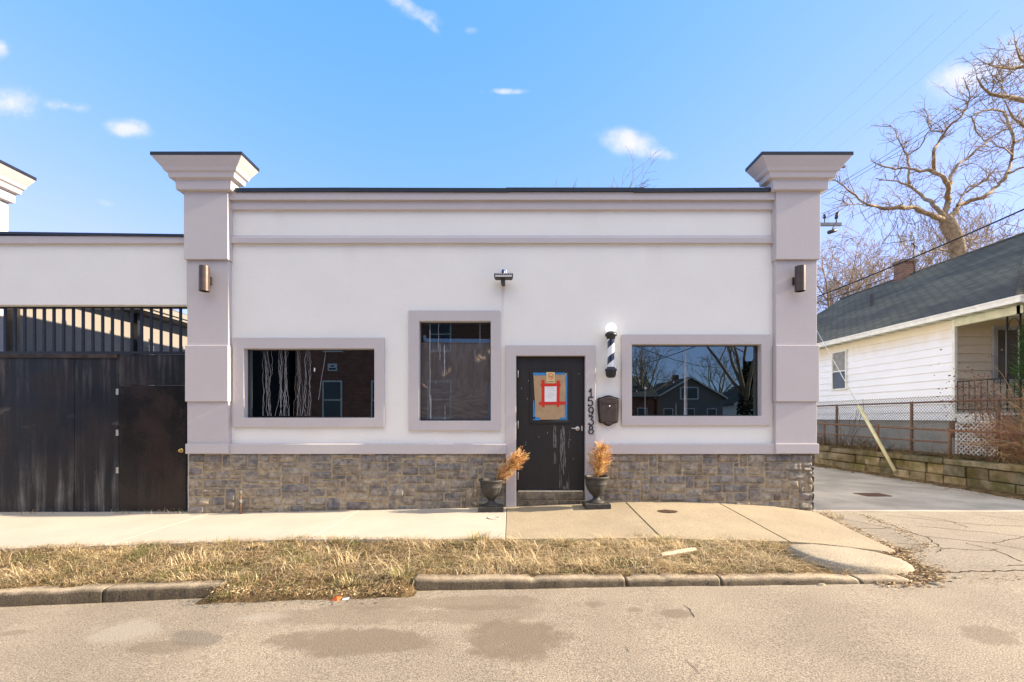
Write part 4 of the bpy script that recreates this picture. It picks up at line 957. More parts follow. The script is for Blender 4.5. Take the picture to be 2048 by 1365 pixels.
def barber_pole():
    y0 = 6.86; cx = X(1221.7, y0); t = thing('barber_pole', 'black and white striped barber pole with lit white globe on top', 'barber pole', (cx, y0, Z(756, y0)))
    zt, zc, zl, zb = Z(665, y0), Z(677, y0), Z(737, y0), Z(756.5, y0); r = .052
    b = MB(); b.lathe((cx, y0, 0), [(r, zl - .01), (r, zc + .01)], 32); b.build('striped_cylinder', M['stripes'], t)
    b = MB(); b.lathe((cx, y0, 0), [(.0, zt + .012), (.045, zt + .012), (.062, zt), (.066, zt - .012), (.085, zt - .02), (.09, zt - .04), (.086, zt - .058), (.07, zt - .066), (.062, zc - .012), (.054, zc - .016), (0, zc - .016)], 28); b.build('top_cap', M['black_metal'], t)
    b = MB(); b.lathe((cx, y0, 0), [(0, zl + .016), (.058, zl + .016), (.062, zl), (.086, zl - .008), (.09, zl - .03), (.085, zl - .045), (.078, zl - .06), (.076, zl - .1), (.068, zb + .022), (.05, zb + .006), (0, zb)], 28); b.build('bottom_cap', M['black_metal'], t)
    b = MB(); b.box(cx - .03, cx + .03, y0 + .05, FY, zt - .055, zt - .015); b.build('wall_bracket', M['black_metal'], t); b = MB(); b.box(cx - .03, cx + .03, y0 + .05, FY, zl - .06, zl - .02); b.build('wall_bracket', M['black_metal'], t)
    g = MB(); rg = .075; gz = Z(656.5, y0); g.lathe((cx, y0, gz), [(rg * math.sin(math.pi * k / 14), -rg * math.cos(math.pi * k / 14)) for k in range(15)], 28); g.build('globe_lamp', M['globe'], t)
barber_pole()

def mailbox():
    y0 = 6.90; t = thing('mailbox', 'bronze grey wall mailbox with arched top right of the shop door', 'mailbox', (X(1218, y0), y0, Z(852, y0)))
    c = X(1218.3, y0); s = y0 / F
    def outline(k): return [(c + dx * s * k, Z(822 + (py - 822) * k, y0)) for dx, py in ((-22, 797.5), (-20, 796), (-12, 794), (-6, 791.6), (0, 790.8), (6, 791.6), (12, 794), (20, 796), (22, 797.5), (21.4, 815), (19.5, 842), (18.5, 846), (10, 848), (4, 852), (0, 853), (-4, 852), (-10, 848), (-18.5, 846), (-19.5, 842), (-21.4, 815))]
    MB().prism(outline(1), 'y', y0 + .045, FY + .001).build('back_plate', M['black_metal'], t, bevel=.004)
    MB().prism(outline(.9), 'y', y0 - .002, y0 + .046).build('box_body', M['bronze'], t, bevel=.008, seg=2)
    MB().box(c - 14.5 * s, c + 14.5 * s, y0 - .012, y0, Z(808, y0), Z(801, y0)).build('letter_flap', M['bronze'], t, bevel=.003)
    MB().box(c - 14.2 * s, c + 14.2 * s, y0 - .01, y0, Z(844, y0), Z(809, y0)).build('door_panel', M['bronze'], t, bevel=.004)
    b = MB(); b.lathe((c, y0 - .016, Z(813, y0)), [(0, 0), (.008, 0), (.009, .008)], 14, axis='y'); b.build('lock', M['steel'], t)
mailbox()

def wall_lamp(px, label):
    y0 = 6.80; cx = X(px, y0); zt, zb = Z(533, y0), Z(583, y0); t = thing('wall_lamp', label, 'wall lamp', (cx, 6.918, zb), 'cylinder lamps on the shop pillars')
    b = MB(); r = .071; b.lathe((cx, y0, 0), [(r, zb), (r, zt)], 32); b.lathe((cx, y0, 0), [(r, zt), (r - .01, zt)], 32, smooth=False); b.lathe((cx, y0, 0), [(r - .01, zt), (r - .01, zt - .03)], 32); b.lathe((cx, y0, 0), [(0, zt - .03), (r - .01, zt - .03)], 32, smooth=False); b.lathe((cx, y0, 0), [(r - .01, zb), (r, zb)], 32, smooth=False); b.lathe((cx, y0, 0), [(r - .01, zb + .05), (r - .01, zb)], 32); b.lathe((cx, y0, 0), [(0, zb + .05), (r - .01, zb + .05)], 32, smooth=False); b.build('lamp_cylinder', M['bronze'], t)
    b = MB(); zc = (zt + zb) / 2; b.box(cx - .05, cx + .05, 6.895, 6.9175, zc - .06, zc + .055); b.box(cx - .028, cx + .028, y0 + .05, 6.9, zc - .03, zc + .03); b.build('bracket', M['dark_grey'], t, bevel=.003)
    return t
wall_lamp(408.8, 'brown cylinder wall lamp on the pillar next to the gate')
wall_lamp(1600.3, 'brown cylinder wall lamp on the pillar next to the alley')

def flood():
    y0 = 6.84; cx = X(1007.3, y0); t = thing('flood_light', 'dark solar flood light with blue sensor high on the white wall', 'flood light', (cx, FY, Z(569, y0)))
    s = y0 / F; b = MB()
    b.prism([(cx - 19 * s, Z(549.5, y0)), (cx + 19 * s, Z(549.5, y0)), (cx + 19 * s, Z(555, y0)), (cx + 16.5 * s, Z(558.8, y0)), (cx - 16.5 * s, Z(558.8, y0)), (cx - 19 * s, Z(555, y0))], 'y', y0 - .07, y0 + .06); b.build('housing', M['dark_grey'], t, bevel=.006)
    b = MB(); b.box(cx - 16.5 * s, cx + 16.5 * s, y0 - .074, y0 - .068, Z(556.6, y0), Z(554.2, y0)); b.build('lens', M['white_plastic'], t)
    b = MB()
    for k in range(9): xx = cx - 15 * s + k * 3.75 * s; b.box(xx - .0055, xx + .0055, y0 - .073, y0 - .068, Z(552.3, y0), Z(550.6, y0))
    b.build('led_row', M['white_plastic'], t)
    b = MB(); b.lathe((cx - .005, y0, 0), [(.0, Z(540, y0)), (.022, Z(540, y0)), (.026, Z(541, y0)), (.026, Z(549.5, y0))], 16); b.build('sensor', M['blue_plastic'], t)
    b = MB(); b.box(cx + .022, cx + .042, y0 - .012, y0 + .012, Z(549.5, y0), Z(540.5, y0)); b.build('sensor_cover', M['white_plastic'], t, bevel=.005)
    b = MB(); b.box(cx - 5.5 * s, cx + 3 * s, y0 - .03, y0 + .03, Z(569, y0), Z(558.8, y0)); b.box(cx - .03, cx + .02, y0 + .03, FY, Z(567, y0), Z(561, y0)); b.build('mount', M['dark_grey'], t, bevel=.004)
flood()

def standpipe():
    y0 = 6.86; x = X(481, y0); t = thing('standpipe', 'short weathered white pipe standing against the stone base', 'pipe', (x, y0, zs(x)))
    b = MB(); b.tube([(x, y0, zs(x) - .02), (x + .002, y0, zs(x) + .33)], .013, 10); b.build('pipe', M['rust'], t)
    b = MB(); b.tube([(x, y0, zs(x) + .16), (x, y0, zs(x) + .22)], .024, 10); b.build('coupling', M['drip'], t); b = MB(); b.tube([(x + .002, y0, zs(x) + .3), (x + .002, y0, zs(x) + .355)], .022, 10); b.build('coupling', M['drip'], t)
standpipe()

# ---------------------------------------------------------------- urns with dead shrubs
def urn(px, Y, label):
    x = X(px, Y); z = zwalk(x, Y); t = thing('planter_urn', label, 'planter', (x, Y, z), 'pedestal urns beside the shop door')
    s = .92
    b = MB(); prof = [(.0, .075), (.125, .075), (.135, .085), (.115, .1), (.075, .115), (.052, .14), (.05, .165), (.065, .185), (.105, .225), (.14, .28), (.163, .34), (.168, .365), (.176, .372), (.17, .385), (.176, .43), (.18, .455), (.2, .47), (.206, .485), (.2, .497), (.185, .5), (.17, .49), (.165, .43), (0, .43)]
    b.lathe((x, Y, z), [(r * s, h * s) for r, h in prof], 36); b.build('bowl', M['urn'], t)
    b = MB(); b.box(x - .185, x + .185, Y - .16, Y + .16, z - .004, z + .071); b.build('plinth', M['urn'], t, bevel=.006)
    b = MB(); n = 22; vs_ = [(x, Y, z + .465 * s)]
    for k in range(n): a = 2 * math.pi * k / n; vs_.append((x + .162 * s * math.cos(a), Y + .162 * s * math.sin(a), z + (.435 + .02 * noise.noise((k * .7, px, 0))) * s))
    b.sm = True; b.add(vs_, [(0, 1 + k, 1 + (k + 1) % n) for k in range(n)]); b.build('potting_soil', M['soil'], t)
    return x, Y, z + .44 * s
def dead_shrub(base, top, spread, label, seed, dense):
    rng = random.Random(seed); t = thing('dead_shrub', label, 'shrub', base, 'dried conifers in the urns')
    b0, b1 = Vector(base), Vector(top); ax = (b1 - b0); L_ = ax.length; ax.normalize(); sdv = ax.orthogonal().normalized(); sd2 = ax.cross(sdv)
    pal = [(.66, .37, .14), (.74, .47, .20), (.54, .27, .09), (.80, .56, .28), (.42, .20, .07)]
    b = MB(); b.tube([b0, b0.lerp(b1, .5) + sdv * .01, b1], [.011, .007, .002], 5, (.2, .11, .05)); b.build('stem', M['shrub_stem'], t)
    b = MB()
    for _ in range(dense):
        f = rng.random() ** .9; p = b0 + ax * L_ * (.05 + .78 * f); a = rng.uniform(0, 6.28)
        out = (sdv * math.cos(a) + sd2 * math.sin(a)); rad = spread * (math.sin(math.pi * min(1, (.22 + .78 * (1 - f)) * .72 + .05))) * rng.uniform(.5, 1.1)
        end = p + out * rad + ax * L_ * (.1 + .12 * rng.random()); mid = p.lerp(end, .5) + out * rad * .12
        col = rng.choice(pal); col = tuple(c * rng.uniform(.8, 1.15) for c in col)
        b.tube([p, mid, end], [.0032, .0026, .0013], 3, col, cap=False)
        for _k in range(6):
            g = rng.uniform(.25, 1); q = p.lerp(mid, g * 2) if g < .5 else mid.lerp(end, g * 2 - 1)
            dv = (out * rng.uniform(.2, 1) + ax * rng.uniform(.4, 1.2) + Vector((rng.gauss(0, .5), rng.gauss(0, .5), rng.gauss(0, .4)))).normalized() * rng.uniform(.015, .045)
            b.tube([q, q + dv], [.0026, .0011], 3, tuple(c * rng.uniform(.85, 1.2) for c in col), cap=False)
    b.build('dry_foliage', M['dead_needles'], t, fix=False)
x, y, z = urn(982.5, 6.76, 'dark grey urn holding the leaning dead shrub')
dead_shrub((x + .05, y, z), (x + .50, y - .02, z + .46), .15, 'dead orange conifer leaning right in the urn left of the door', 21, 330)
x, y, z = urn(1192.5, 6.72, 'dark grey urn holding the upright dead shrub')
dead_shrub((x - .0, y, z), (x + .1, y - .02, z + .55), .19, 'dead orange conifer standing upright in the urn right of the door', 22, 330)

# ---------------------------------------------------------------- gateway on the left
def gateway():
    t = thing('gate_wall', 'white stucco header wall with black coping spanning above the metal gate', 'wall', (-6.5, 7.0, 2.0))
    xa, xb = -8.6, X(372, FY) + .02
    b = MB(); b.box(xa, xb, FY, FY + .28, Z(610.5, FY), Z(474, FY)); b.build('header', M['white_stucco'], t, bevel=.006)
    b = MB(); b.box(xa, xb, 6.95, FY, Z(487, 6.95), Z(472, 6.95)); b.build('band', M['trim_stucco'], t, bevel=.004)
    b = MB(); z0, z1 = Z(473, 6.93), Z(466.5, 6.93)
    b.add([(xa, 6.93, z0 + .045), (xb, 6.93, z0 - .005), (xb, 6.93, z1 - .015), (xa, 6.93, z1 + .035), (xa, 7.32, z0 + .045), (xb, 7.32, z0 - .005), (xb, 7.32, z1 - .015), (xa, 7.32, z1 + .035)], [(0, 1, 2, 3), (4, 7, 6, 5), (3, 2, 6, 7), (0, 4, 5, 1), (0, 3, 7, 4), (1, 5, 6, 2)])
    b.build('coping', M['black_metal'], t)
    # gate
    GY = 7.12; gz = lambda py: Z(py, GY); gx = lambda px: X(px, GY)
    t = thing('metal_gate', 'tall black sheet metal gate with a barred top and worn paint', 'gate', (-6.5, GY, -.1))
    zb = -.095
    b = MB()
    seams = [-8.55, gx(148), gx(237)]
    for i, (a, c) in enumerate(zip(seams, seams[1:])): 
        b = MB(); b.box(a + .002, c - .002, GY + .004 * i, GY + .03, zb, gz(717)); b.build('sheet_panel', M['gate_panel'], t, bevel=.002)
    b = MB(); b.box(gx(237) + .003, gx(372), GY + .004, GY + .03, gz(771) + .003, gz(710)); b.build('sheet_panel', M['gate_panel'], t, bevel=.002)
    b = MB(); b.box(gx(238.5), gx(372) , GY - .006, GY + .03, zb + .01, gz(771.5)); d = b.build('gate_door', M['gate_door'], t, bevel=.003); d['label'] = 'glossy dark brown pedestrian door in the gate'
    b = MB(); c = (gx(363), GY - .006, gz(901.6)); b.lathe((c[0], c[1] - .05, c[2]), [(0, 0), (.02, .004), (.028, .018), (.024, .034), (.012, .04), (.012, .045), (.032, .046), (.034, .05)], 18, axis='y'); b.build('knob', M['brass'], d)
    for py in (784, 866, 941):
        b = MB(); b.box(gx(233), gx(238), GY - .012, GY, gz(py + 6), gz(py - 6)); b.build('hinge', M['steel'], d)
    b = MB(); b.box(-8.55, gx(237), GY - .03, GY + .03, gz(716.5), gz(709)); b.build('channel', M['rusty_channel'], t, bevel=.003)
    for ya, yb in ((617, 611), (709, 703.5)):
        b = MB(); b.box(-8.55, gx(373), GY - .015, GY + .025, gz(ya), gz(yb)); b.build('rail', M['gate_bar'], t)
    x = gx(10); k = 0
    while x > -8.5: x -= .1525
    while x < gx(372):
        b = MB(); b.box(x - .0165, x + .0165, GY - .008, GY + .018, gz(704), gz(616)); b.build('bar', M['gate_bar'], t); x += .1525
    # neighbour building behind
    n = thing('neighbour_building', 'tan walled building behind the gate with a capped white pillar and eaves', 'building', (-9.5, 7.0, -.1))
    b = MB(); b.box(-14, -8.2, 7.62, 12.0, -.3, 3.72); b.build('side_wall', M['tan_wall'], n)
    b = MB(); b.box(-14, -8.92, 7.0, 7.62, -.3, 4.6); b.build('front_wall', M['white_stucco'], n)
    b = MB(); b.prism([(-14.0, 3.66), (-7.78, 3.66), (-7.78, 3.80), (-11, 5.0), (-14, 5.0)], 'y', 7.62, 12.25); b.build('roof', M['shingles'], n)
    b = MB(); b.box(-7.80, -7.70, 7.7, 12.3, 3.70, 3.81); b.box(-7.77, -7.74, 7.7, 12.3, 3.64, 3.70); b.build('gutter', M['tan_wall'], n, bevel=.004)
    b = MB(); b.box(-8.2, -7.80, 7.7, 12.2, 3.63, 3.66); b.build('soffit', M['dark_grey'], n)
    b = MB(); b.box(-8.19, -8.07, 9.86, 10.02, -.1, 3.62); b.build('post', M['black_metal'], n)
    b = MB(); b.tube([(-8.1, 10.28, -.1), (-8.1, 10.28, 3.0)], .05, 10); b.build('downspout', M['white_trim'], n)
    p = pillar(n, -1, 'corner_pillar', -8.62, 7.52, .13)
gateway()

def wander(p, d, L_, n, rng, gnarl, up):
    pts = [Vector(p)]; d = Vector(d).normalized()
    for _ in range(n):
        d = (d + Vector((rng.gauss(0, gnarl), rng.gauss(0, gnarl), rng.gauss(0, gnarl) + up))).normalized()
        pts.append(pts[-1] + d * (L_ / n))
    return pts
# ---------------------------------------------------------------- bungalow on the right
HX, HY0, HY1, EX, EZ, RX, RZ = 10.6, 10.85, 19.4, 10.15, 3.80, 14.35, 6.5
def bungalow():
    t = thing('bungalow', 'white sided bungalow with dark shingle roof beyond the alley fence', 'house', (14, 14, .5))
    def siding(b, a, c, z0, z1, h=.2):
        # a, c = wall ends (x,y); normal to the left of travel a->c is outward
        dx, dy = c[0] - a[0], c[1] - a[1]; l = math.hypot(dx, dy); nx_, ny_ = dy / l, -dx / l; z = z0
        while z < z1 - 1e-4:
            zt = min(z + h, z1); o = .032
            b.quad((a[0] + nx_ * o, a[1] + ny_ * o, z), (c[0] + nx_ * o, c[1] + ny_ * o, z), (c[0], c[1], zt), (a[0], a[1], zt))
            b.quad((a[0], a[1], z), (c[0], c[1], z), (c[0] + nx_ * o, c[1] + ny_ * o, z), (a[0] + nx_ * o, a[1] + ny_ * o, z)); z = zt
    XR = 18.1
    b = MB(); siding(b, (HX, HY1), (HX, HY0), 1.3, 3.72); b.build('side_wall', M['siding'], t, fix=False)
    b = MB(); siding(b, (HX, HY0), (12.6, HY0), 1.3, 3.75); b.build('front_wall', M['porch_siding'], t, fix=False)
    b = MB(); siding(b, (XR, HY0), (XR, HY1), 1.3, 3.72); b.build('side_wall', M['siding'], t, fix=False)
    b = MB(); siding(b, (XR, HY1), (HX, HY1), 1.3, 3.72); b.build('back_wall', M['siding'], t, fix=False)
    b = MB(); b.box(HX - .038, HX + .03, HY0 - .038, HY0 + .03, 1.29, 3.72); b.build('corner_trim', M['white_trim'], t)
    b = MB(); b.box(HX + .05, XR - .05, HY0 + .05, HY1 - .05, .2, 1.31); b.build('foundation', M['foundation'], t)
    b = MB(); b.box(HX + .02, XR - .02, HY0 + .02, HY1 - .02, 1.31, 3.7); b.build('wall_core', M['siding'], t)
    # unseen front wing added so that its shadow falls across the alley
    b = MB(); siding(b, (12.6, 7.35), (XR, 7.35), .5, 4.0); siding(b, (12.6, HY0), (12.6, 7.35), .5, 4.0); siding(b, (XR, 7.35), (XR, HY0), .5, 4.0); b.build('added_wing_wall', M['porch_siding'], t, fix=False)
    b = MB(); b.prism([(12.2, 4.0), (XR + .4, 4.0), (XR + .4, 4.12), (15.3, 5.9), (12.2, 4.12)], 'y', 7.05, 13.0); b.build('added_wing_roof', M['shingles'], t)
    # main roof: gable at the back, hip at the front
    yb = HY1 + .35; yf = 9.06; yr = 12.55; th = .07; ER = RX * 2 - EX
    v = [(EX, yf, EZ), (ER, yf, EZ), (ER, yb, EZ), (EX, yb, EZ), (RX, yr, RZ), (RX, yb, RZ)]
    v2 = [(x, y, z - th) for x, y, z in v]
    fs = [(0, 4, 5, 3), (0, 1, 4), (1, 2, 5, 4)]; fl = [tuple(reversed([i + 6 for i in f])) for f in fs]
    rim = [(0, 3), (3, 5), (5, 2), (2, 1), (1, 0)]
    b = MB(); b.add(v + v2, fs + fl + [(i, j, j + 6, i + 6) for i, j in rim]); r = b.build('roof', M['shingles'], t)
    b = MB(); b.tube([(RX, yr, RZ + .005), (RX, yb, RZ + .005)], .05, 6); b.tube([(EX + .02, yf + .02, EZ + .03), (RX, yr, RZ + .01)], .06, 6); b.build('ridge_cap', M['shingles'], r)
    b = MB(); b.prism([(yb - .02, EZ - .1), (yb - .02, EZ)], 'x', EX, EX) if False else None
    b.add([(EX + .1, HY1, 3.7), (ER - .1, HY1, 3.7), (RX, HY1, RZ - .15)], [(0, 1, 2)]); b.build('gable_wall', M['siding'], t, fix=False)
    # gutter and soffit
    def gut(b, pts, prof):
        n = len(prof)
        vs_ = []
        for (x, y, nx_, ny_) in pts:
            for o, z in prof: vs_.append((x + nx_ * o, y + ny_ * o, z))
        b.add(vs_, [(i * n + k, (i + 1) * n + k, (i + 1) * n + (k + 1) % n, i * n + (k + 1) % n) for i in range(len(pts) - 1) for k in range(n)] + [tuple(range(n)), tuple((len(pts) - 1) * n + k for k in range(n - 1, -1, -1))])
    b = MB(); gut(b, [(EX, yb, -1, 0), (EX, yf, -1, -1), (ER, yf, 0, -1)], [(-.01, EZ - .13), (.06, EZ - .13), (.075, EZ - .06), (.1, EZ - .02), (.1, EZ - .003), (.085, EZ - .003), (-.01, EZ - .01)])
    b.build('gutter', M['white_trim'], t, fix=True)
    b = MB(); b.box(EX + .01, HX - .02, HY0 + .0, yb - .1, 3.705, 3.72); b.box(EX + .02, 12.6, yf + .02, HY0 - .02, 3.705, 3.72)
    y = yf + .3
    b.build('soffit', M['soffit'], t)
    b = MB()
    y = yf + .25
    while y < HY1:
        b.box(EX + .02, (HX - .02) if y > HY0 else 12.4, y, y + .012, 3.698, 3.7045); y += .4
    b.build('soffit_seam', M['dark_grey'], t)
    b = MB(); b.box(HX - .05, HX + .06, yf + .35, HY0 - .03, 3.53, 3.70); b.box(HX - .05, 12.6, yf + .30, yf + .42, 3.53, 3.70); b.build('porch_beam', M['soffit'], t)
    # chimney, antenna, vent
    b = MB(); b.box(14.06, 14.54, 16.3, 16.68, 5.9, 6.95); b.box(14.02, 14.58, 16.26, 16.72, 6.95, 7.03); ch = b.build('chimney', M['chimney_brick'], t)
    b = MB(); ax_, ay_ = 14.3, 16.1
    b.tube([(ax_, ay_, 6.3), (ax_, ay_, 7.75)], .018, 6); b.tube([(ax_ - .1, ay_, 7.55), (ax_ + .12, ay_, 7.4)], .02, 5); b.tube([(ax_ - .9, ay_ + .3, 7.62), (ax_ + .25, ay_ - .1, 7.66)], .008, 4)
    for k in range(5): q = -.85 + k * .26; b.tube([(ax_ + q, ay_ + .3 - (q + .85) * .35 - .1, 7.64), (ax_ + q, ay_ + .3 - (q + .85) * .35 + .1, 7.64)], .007, 4)
    b.build('antenna', M['dark_grey'], ch)
    b = MB(); b.lathe((12.24, 15.4, 5.05), [(.0, .48), (.06, .48), (.06, .02), (.14, -.02)], 14); b.build('vent_pipe', M['dark_grey'], r)
    # side window
    y0, y1 = X(1, 1) and 14.3, 14.86; z0, z1 = 2.30, 3.46; wx = HX - .075
    b = MB()
    for a, c, e, f in ((y0 - .04, y1 + .04, z1, z1 + .05), (y0 - .05, y1 + .05, z0 - .05, z0), (y0 - .04, y0, z0, z1), (y1, y1 + .04, z0, z1)): b.box(wx, HX + .01, a, c, e, f)
    w = b.build('side_window', M['white_trim'], t)
    b = MB(); b.box(wx + .02, HX + .005, y0, y1, (z0 + z1) / 2 - .03, z1 - .001); b.build('blind', M['grey_wood'], w)
    b = MB(); b.box(wx + .022, HX + .004, y0, y1, z0 + .001, (z0 + z1) / 2 - .04); b.build('pane', M['house_glass'], w)
    b = MB(); b.box(wx + .005, HX, y0, y1, (z0 + z1) / 2 - .045, (z0 + z1) / 2 - .01); b.build('meeting_rail', M['white_trim'], w)
    # porch window
    a0, a1, c0, c1 = 11.46, 12.4, 2.2, 3.54; yy = HY0 - .08
    b = MB(); b.box(a0, a1, yy, HY0 + .01, c1 - .09, c1); b.box(a0, a1, yy, HY0 + .01, c0, c0 + .08); b.box(a0, a0 + .09, yy, HY0 + .01, c0 + .08, c1 - .09); b.box(a1 - .09, a1, yy, HY0 + .01, c0 + .08, c1 - .09)
    w = b.build('porch_window', M['grey_wood'], t)
    b = MB(); b.box(a0 + .09, a1 - .09, yy + .02, HY0, c0 + .08, c1 - .09); b.build('pane', M['house_glass'], w)
    b = MB()
    for k in (.31, .6): b.box(a0 + k - .018, a0 + k + .018, yy + .005, yy + .019, c0 + .08, c1 - .09)
    b.build('glazing_bar', M['white_trim'], w)
    # porch
    b = MB(); b.box(HX - .02, 12.6, 9.35, HY0, 1.42, 1.5); b.build('porch_floor', M['foundation'], t)
    b = MB(); b.box(HX - .03, HX + .04, 9.33, HY0 - .03, 1.36, 1.46); b.build('porch_edge', M['white_trim'], t)
    b = MB(); b.tube([(HX, 10.78, 2.22), (HX, 9.4, 2.22)], .016, 6); b.tube([(HX, 10.78, 1.56), (HX, 9.4, 1.56)], .014, 6)
    y = 10.78
    while y > 9.4: b.tube([(HX, y, 1.5), (HX, y, 2.22)], .009, 5); y -= .135
    b.build('porch_railing', M['dark_iron'], t)
    b = MB()
    for yy in (9.45, 9.70): b.tube([(HX, yy, 1.5), (HX, yy, 3.55)], .017, 6)
    z = 1.7
    while z < 3.4:
        b.tube([(HX, 9.46 + .115 + .1 * math.cos(R(a)), z + .13 + .13 * math.sin(R(a))) for a in range(0, 361, 30)], .008, 4); z += .3
    b.build('porch_post', M['dark_iron'], t)
    # lattice skirt
    b = MB(); ya, yb2, za, zb = 9.78, 10.76, .52, 1.26; pw = .018; d = .115
    def clip(p, q):
        (y0_, z0_), (y1_, z1_) = p, q; t0, t1 = 0, 1; dy, dz = y1_ - y0_, z1_ - z0_
        for pp, qq in ((-dy, y0_ - ya), (dy, yb2 - y0_), (-dz, z0_ - za), (dz, zb - z0_)):
            if abs(pp) < 1e-9: continue
            r_ = qq / pp
            if pp < 0: t0 = max(t0, r_)
            else: t1 = min(t1, r_)
        return None if t0 >= t1 else ((y0_ + dy * t0, z0_ + dz * t0), (y0_ + dy * t1, z0_ + dz * t1))
    for sgn in (1, -1):
        k = -1.0
        while k < 2.2:
            s_ = clip((ya - .8 + k, za) if sgn > 0 else (ya + k, za), (ya - .8 + k + .9, za + .9) if sgn > 0 else (ya + k - .9, za + .9))
            if s_:
                (p0, p1), (q0, q1) = s_; l = math.hypot(q0 - p0, q1 - p1); ny_, nz_ = -(q1 - p1) / l * pw, (q0 - p0) / l * pw; xx = HX - .02 + (.009 if sgn > 0 else 0)
                b.prism([(p0 - ny_, p1 - nz_), (q0 - ny_, q1 - nz_), (q0 + ny_, q1 + nz_), (p0 + ny_, p1 + nz_)], 'x', xx, xx + .008)
            k += d
    b.box(HX - .035, HX, ya, yb2, zb, zb + .1); b.box(HX - .03, HX, yb2, yb2 + .05, za, zb); b.build('lattice_skirt', M['lattice'], t)
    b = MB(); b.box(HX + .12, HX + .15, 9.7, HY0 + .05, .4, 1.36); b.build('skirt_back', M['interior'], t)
    b = MB(); b.box(HX - .05, HX + .4, 9.33, 9.76, .35, 1.43); b.build('brick_pier', M['chimney_brick'], t)
    b = MB(); b.box(HX - .07, HX + .1, HY0 - .02, HY0 + .06, .9, 1.30); b.build('downspout_stub', M['rust'], t)
bungalow()

def retaining():
    t = thing('retaining_wall', 'low mossy block retaining wall along the far side of the alley', 'wall', (9.45, 11, -.1))
    rng = random.Random(31); b = MB()
    def bc():
        k = rng.uniform(.8, 1.6); g = rng.uniform(-.08, .08); return (k * (1 + g), k, k * (1 - g))
    y = 7.62
    while y < 30:
        l = rng.uniform(.36, .5)
        for z0, z1 in ((-.12, .13), (.138, .36)):
            o = rng.uniform(-.03, .025); dz = rng.uniform(-.012, .006); b.box(9.38 + o, 9.62, y + .005, y + l - .005, z0, z1 + dz, bc())
        y += l
    b.build('block_course', M['moss_block'], t, bevel=.012, seg=2)
    b = MB(); y = 7.62
    while y < 30:
        l = rng.uniform(.9, 1.5); o = rng.uniform(-.035, .03); dz = rng.uniform(-.03, .02); b.box(9.33 + o, 9.68, y + .006, y + l - .006, .372, .515 + dz, bc()); y += l
    b.build('coping', M['moss_block'], t, bevel=.016, seg=2)
    b = MB(); b.box(9.62, 40, 7.55, 7.62, -.12, .5, (.9, .9, .9)); b.build('front_return', M['moss_block'], t)
retaining()

def fences():
    t = thing('pipe_railing', 'rusty low two-rail pipe railing on top of the retaining wall', 'railing', (9.45, 11, .5))
    ys_ = [7.85, 9.79, 11.7, 13.7, 15.7, 17.7, 19.7]
    for y in ys_:
        b = MB(); b.tube([(9.46, y, .45), (9.46, y, 1.12 + .02 * (y - 9.8))], .03, 8); b.lathe((9.46, y, 1.12 + .02 * (y - 9.8)), [(.034, -.04), (.036, .02), (.02, .04), (0, .045)], 10); b.build('post', M['rust'], t)
    b = MB(); b.tube([(9.46, y, 1.10 + .02 * (y - 9.8)) for y in ys_], .024, 8); b.build('rail', M['rust'], t)
    b = MB(); b.tube([(9.46, y, .83 + .012 * (y - 9.8)) for y in ys_[1:]], .018, 8); b.build('rail', M['rust'], t)
    t = thing('chain_link_fence', 'rusty chain link fence in front of the white bungalow', 'fence', (9.62, 11, .5))
    yp = [6.9 + .0, 8.97, 10.9, 13.4, 15.6, 17.8, 20]; yp[0] = 7.75
    fx = 9.62; zt = 1.725
    for y in yp:
        b = MB(); b.tube([(fx, y, .4), (fx, y, zt + .03)], .032, 8); b.build('post', M['rust'], t)
    b = MB(); b.tube([(fx, y, zt + .006 * math.sin(y * 2)) for y in yp], .021, 8); b.build('top_rail', M['rust'], t)
    b = MB(); d = .075; z0, z1 = .56, 1.86; h = z1 - z0; y = 7.75
    while y < 20:
        for s_ in (1, -1):
            xo = fx - .028 + (.003 if s_ > 0 else -.003)
            b.tube([(xo, y if s_ > 0 else y + h, z0), (xo, y + h if s_ > 0 else y, z1)], (.0036), 3, cap=False)
        y += d
    b.build('wire_mesh', M['wire_mesh'], t, fix=False)
    # dead vine tangle and weeds at the fence foot
    rng = random.Random(77); b = MB()
    for _ in range(420):
        y = rng.choice((rng.uniform(12.2, 16), rng.uniform(8, 16))); z = .5; x = fx + rng.uniform(-.12, .25); pts = [(x, y, z)]; dx, dy = rng.gauss(0, .03), rng.gauss(0, .06)
        top = .25 if y < 11.5 else .45
        for _k in range(4): z += rng.uniform(.3, 1) * top / 4; x += dx + rng.gauss(0, .02); y += dy + rng.gauss(0, .04); pts.append((x, y, z))
        col = rng.choice(((.20, .12, .06), (.13, .09, .05), (.28, .18, .09), (.11, .1, .04))); b.tube(pts, [.006, .005, .004, .003, .002], 3, col, cap=False)
    for _ in range(700):
        y = rng.uniform(7.8, 15.5); x = 9.36 + rng.uniform(0, .22)
        if noise.noise((y * 1.7, 3, 1)) < -.05: continue
        pts = wander((x, y, .5), (rng.gauss(-.5, .5), rng.gauss(0, .7), rng.uniform(.2, 1)), rng.uniform(.06, .22), 3, rng, .3, -.12)
        b.tube(pts, [.004, .003, .003, .002], 3, rng.choice(((.30, .22, .11), (.20, .15, .07), (.14, .13, .05), (.36, .27, .15))), cap=False)
    for _ in range(7):
        y = 12.95 + rng.gauss(0, .12); z = .5; x = fx - .06; pts = []
        for _k in range(9): pts.append((x, y, z)); z += rng.uniform(.08, .2); y += rng.gauss(0, .06); x = fx - .05 + rng.gauss(0, .02)
        b.tube(pts, .006, 3, (.12, .08, .05), cap=False)
    tag(b.build('dead_vines', M['shrub_stem'], fix=False), 'dead brown vines and weeds tangled at the foot of the chain link fence', 'dead vines', kind='stuff')
fences()

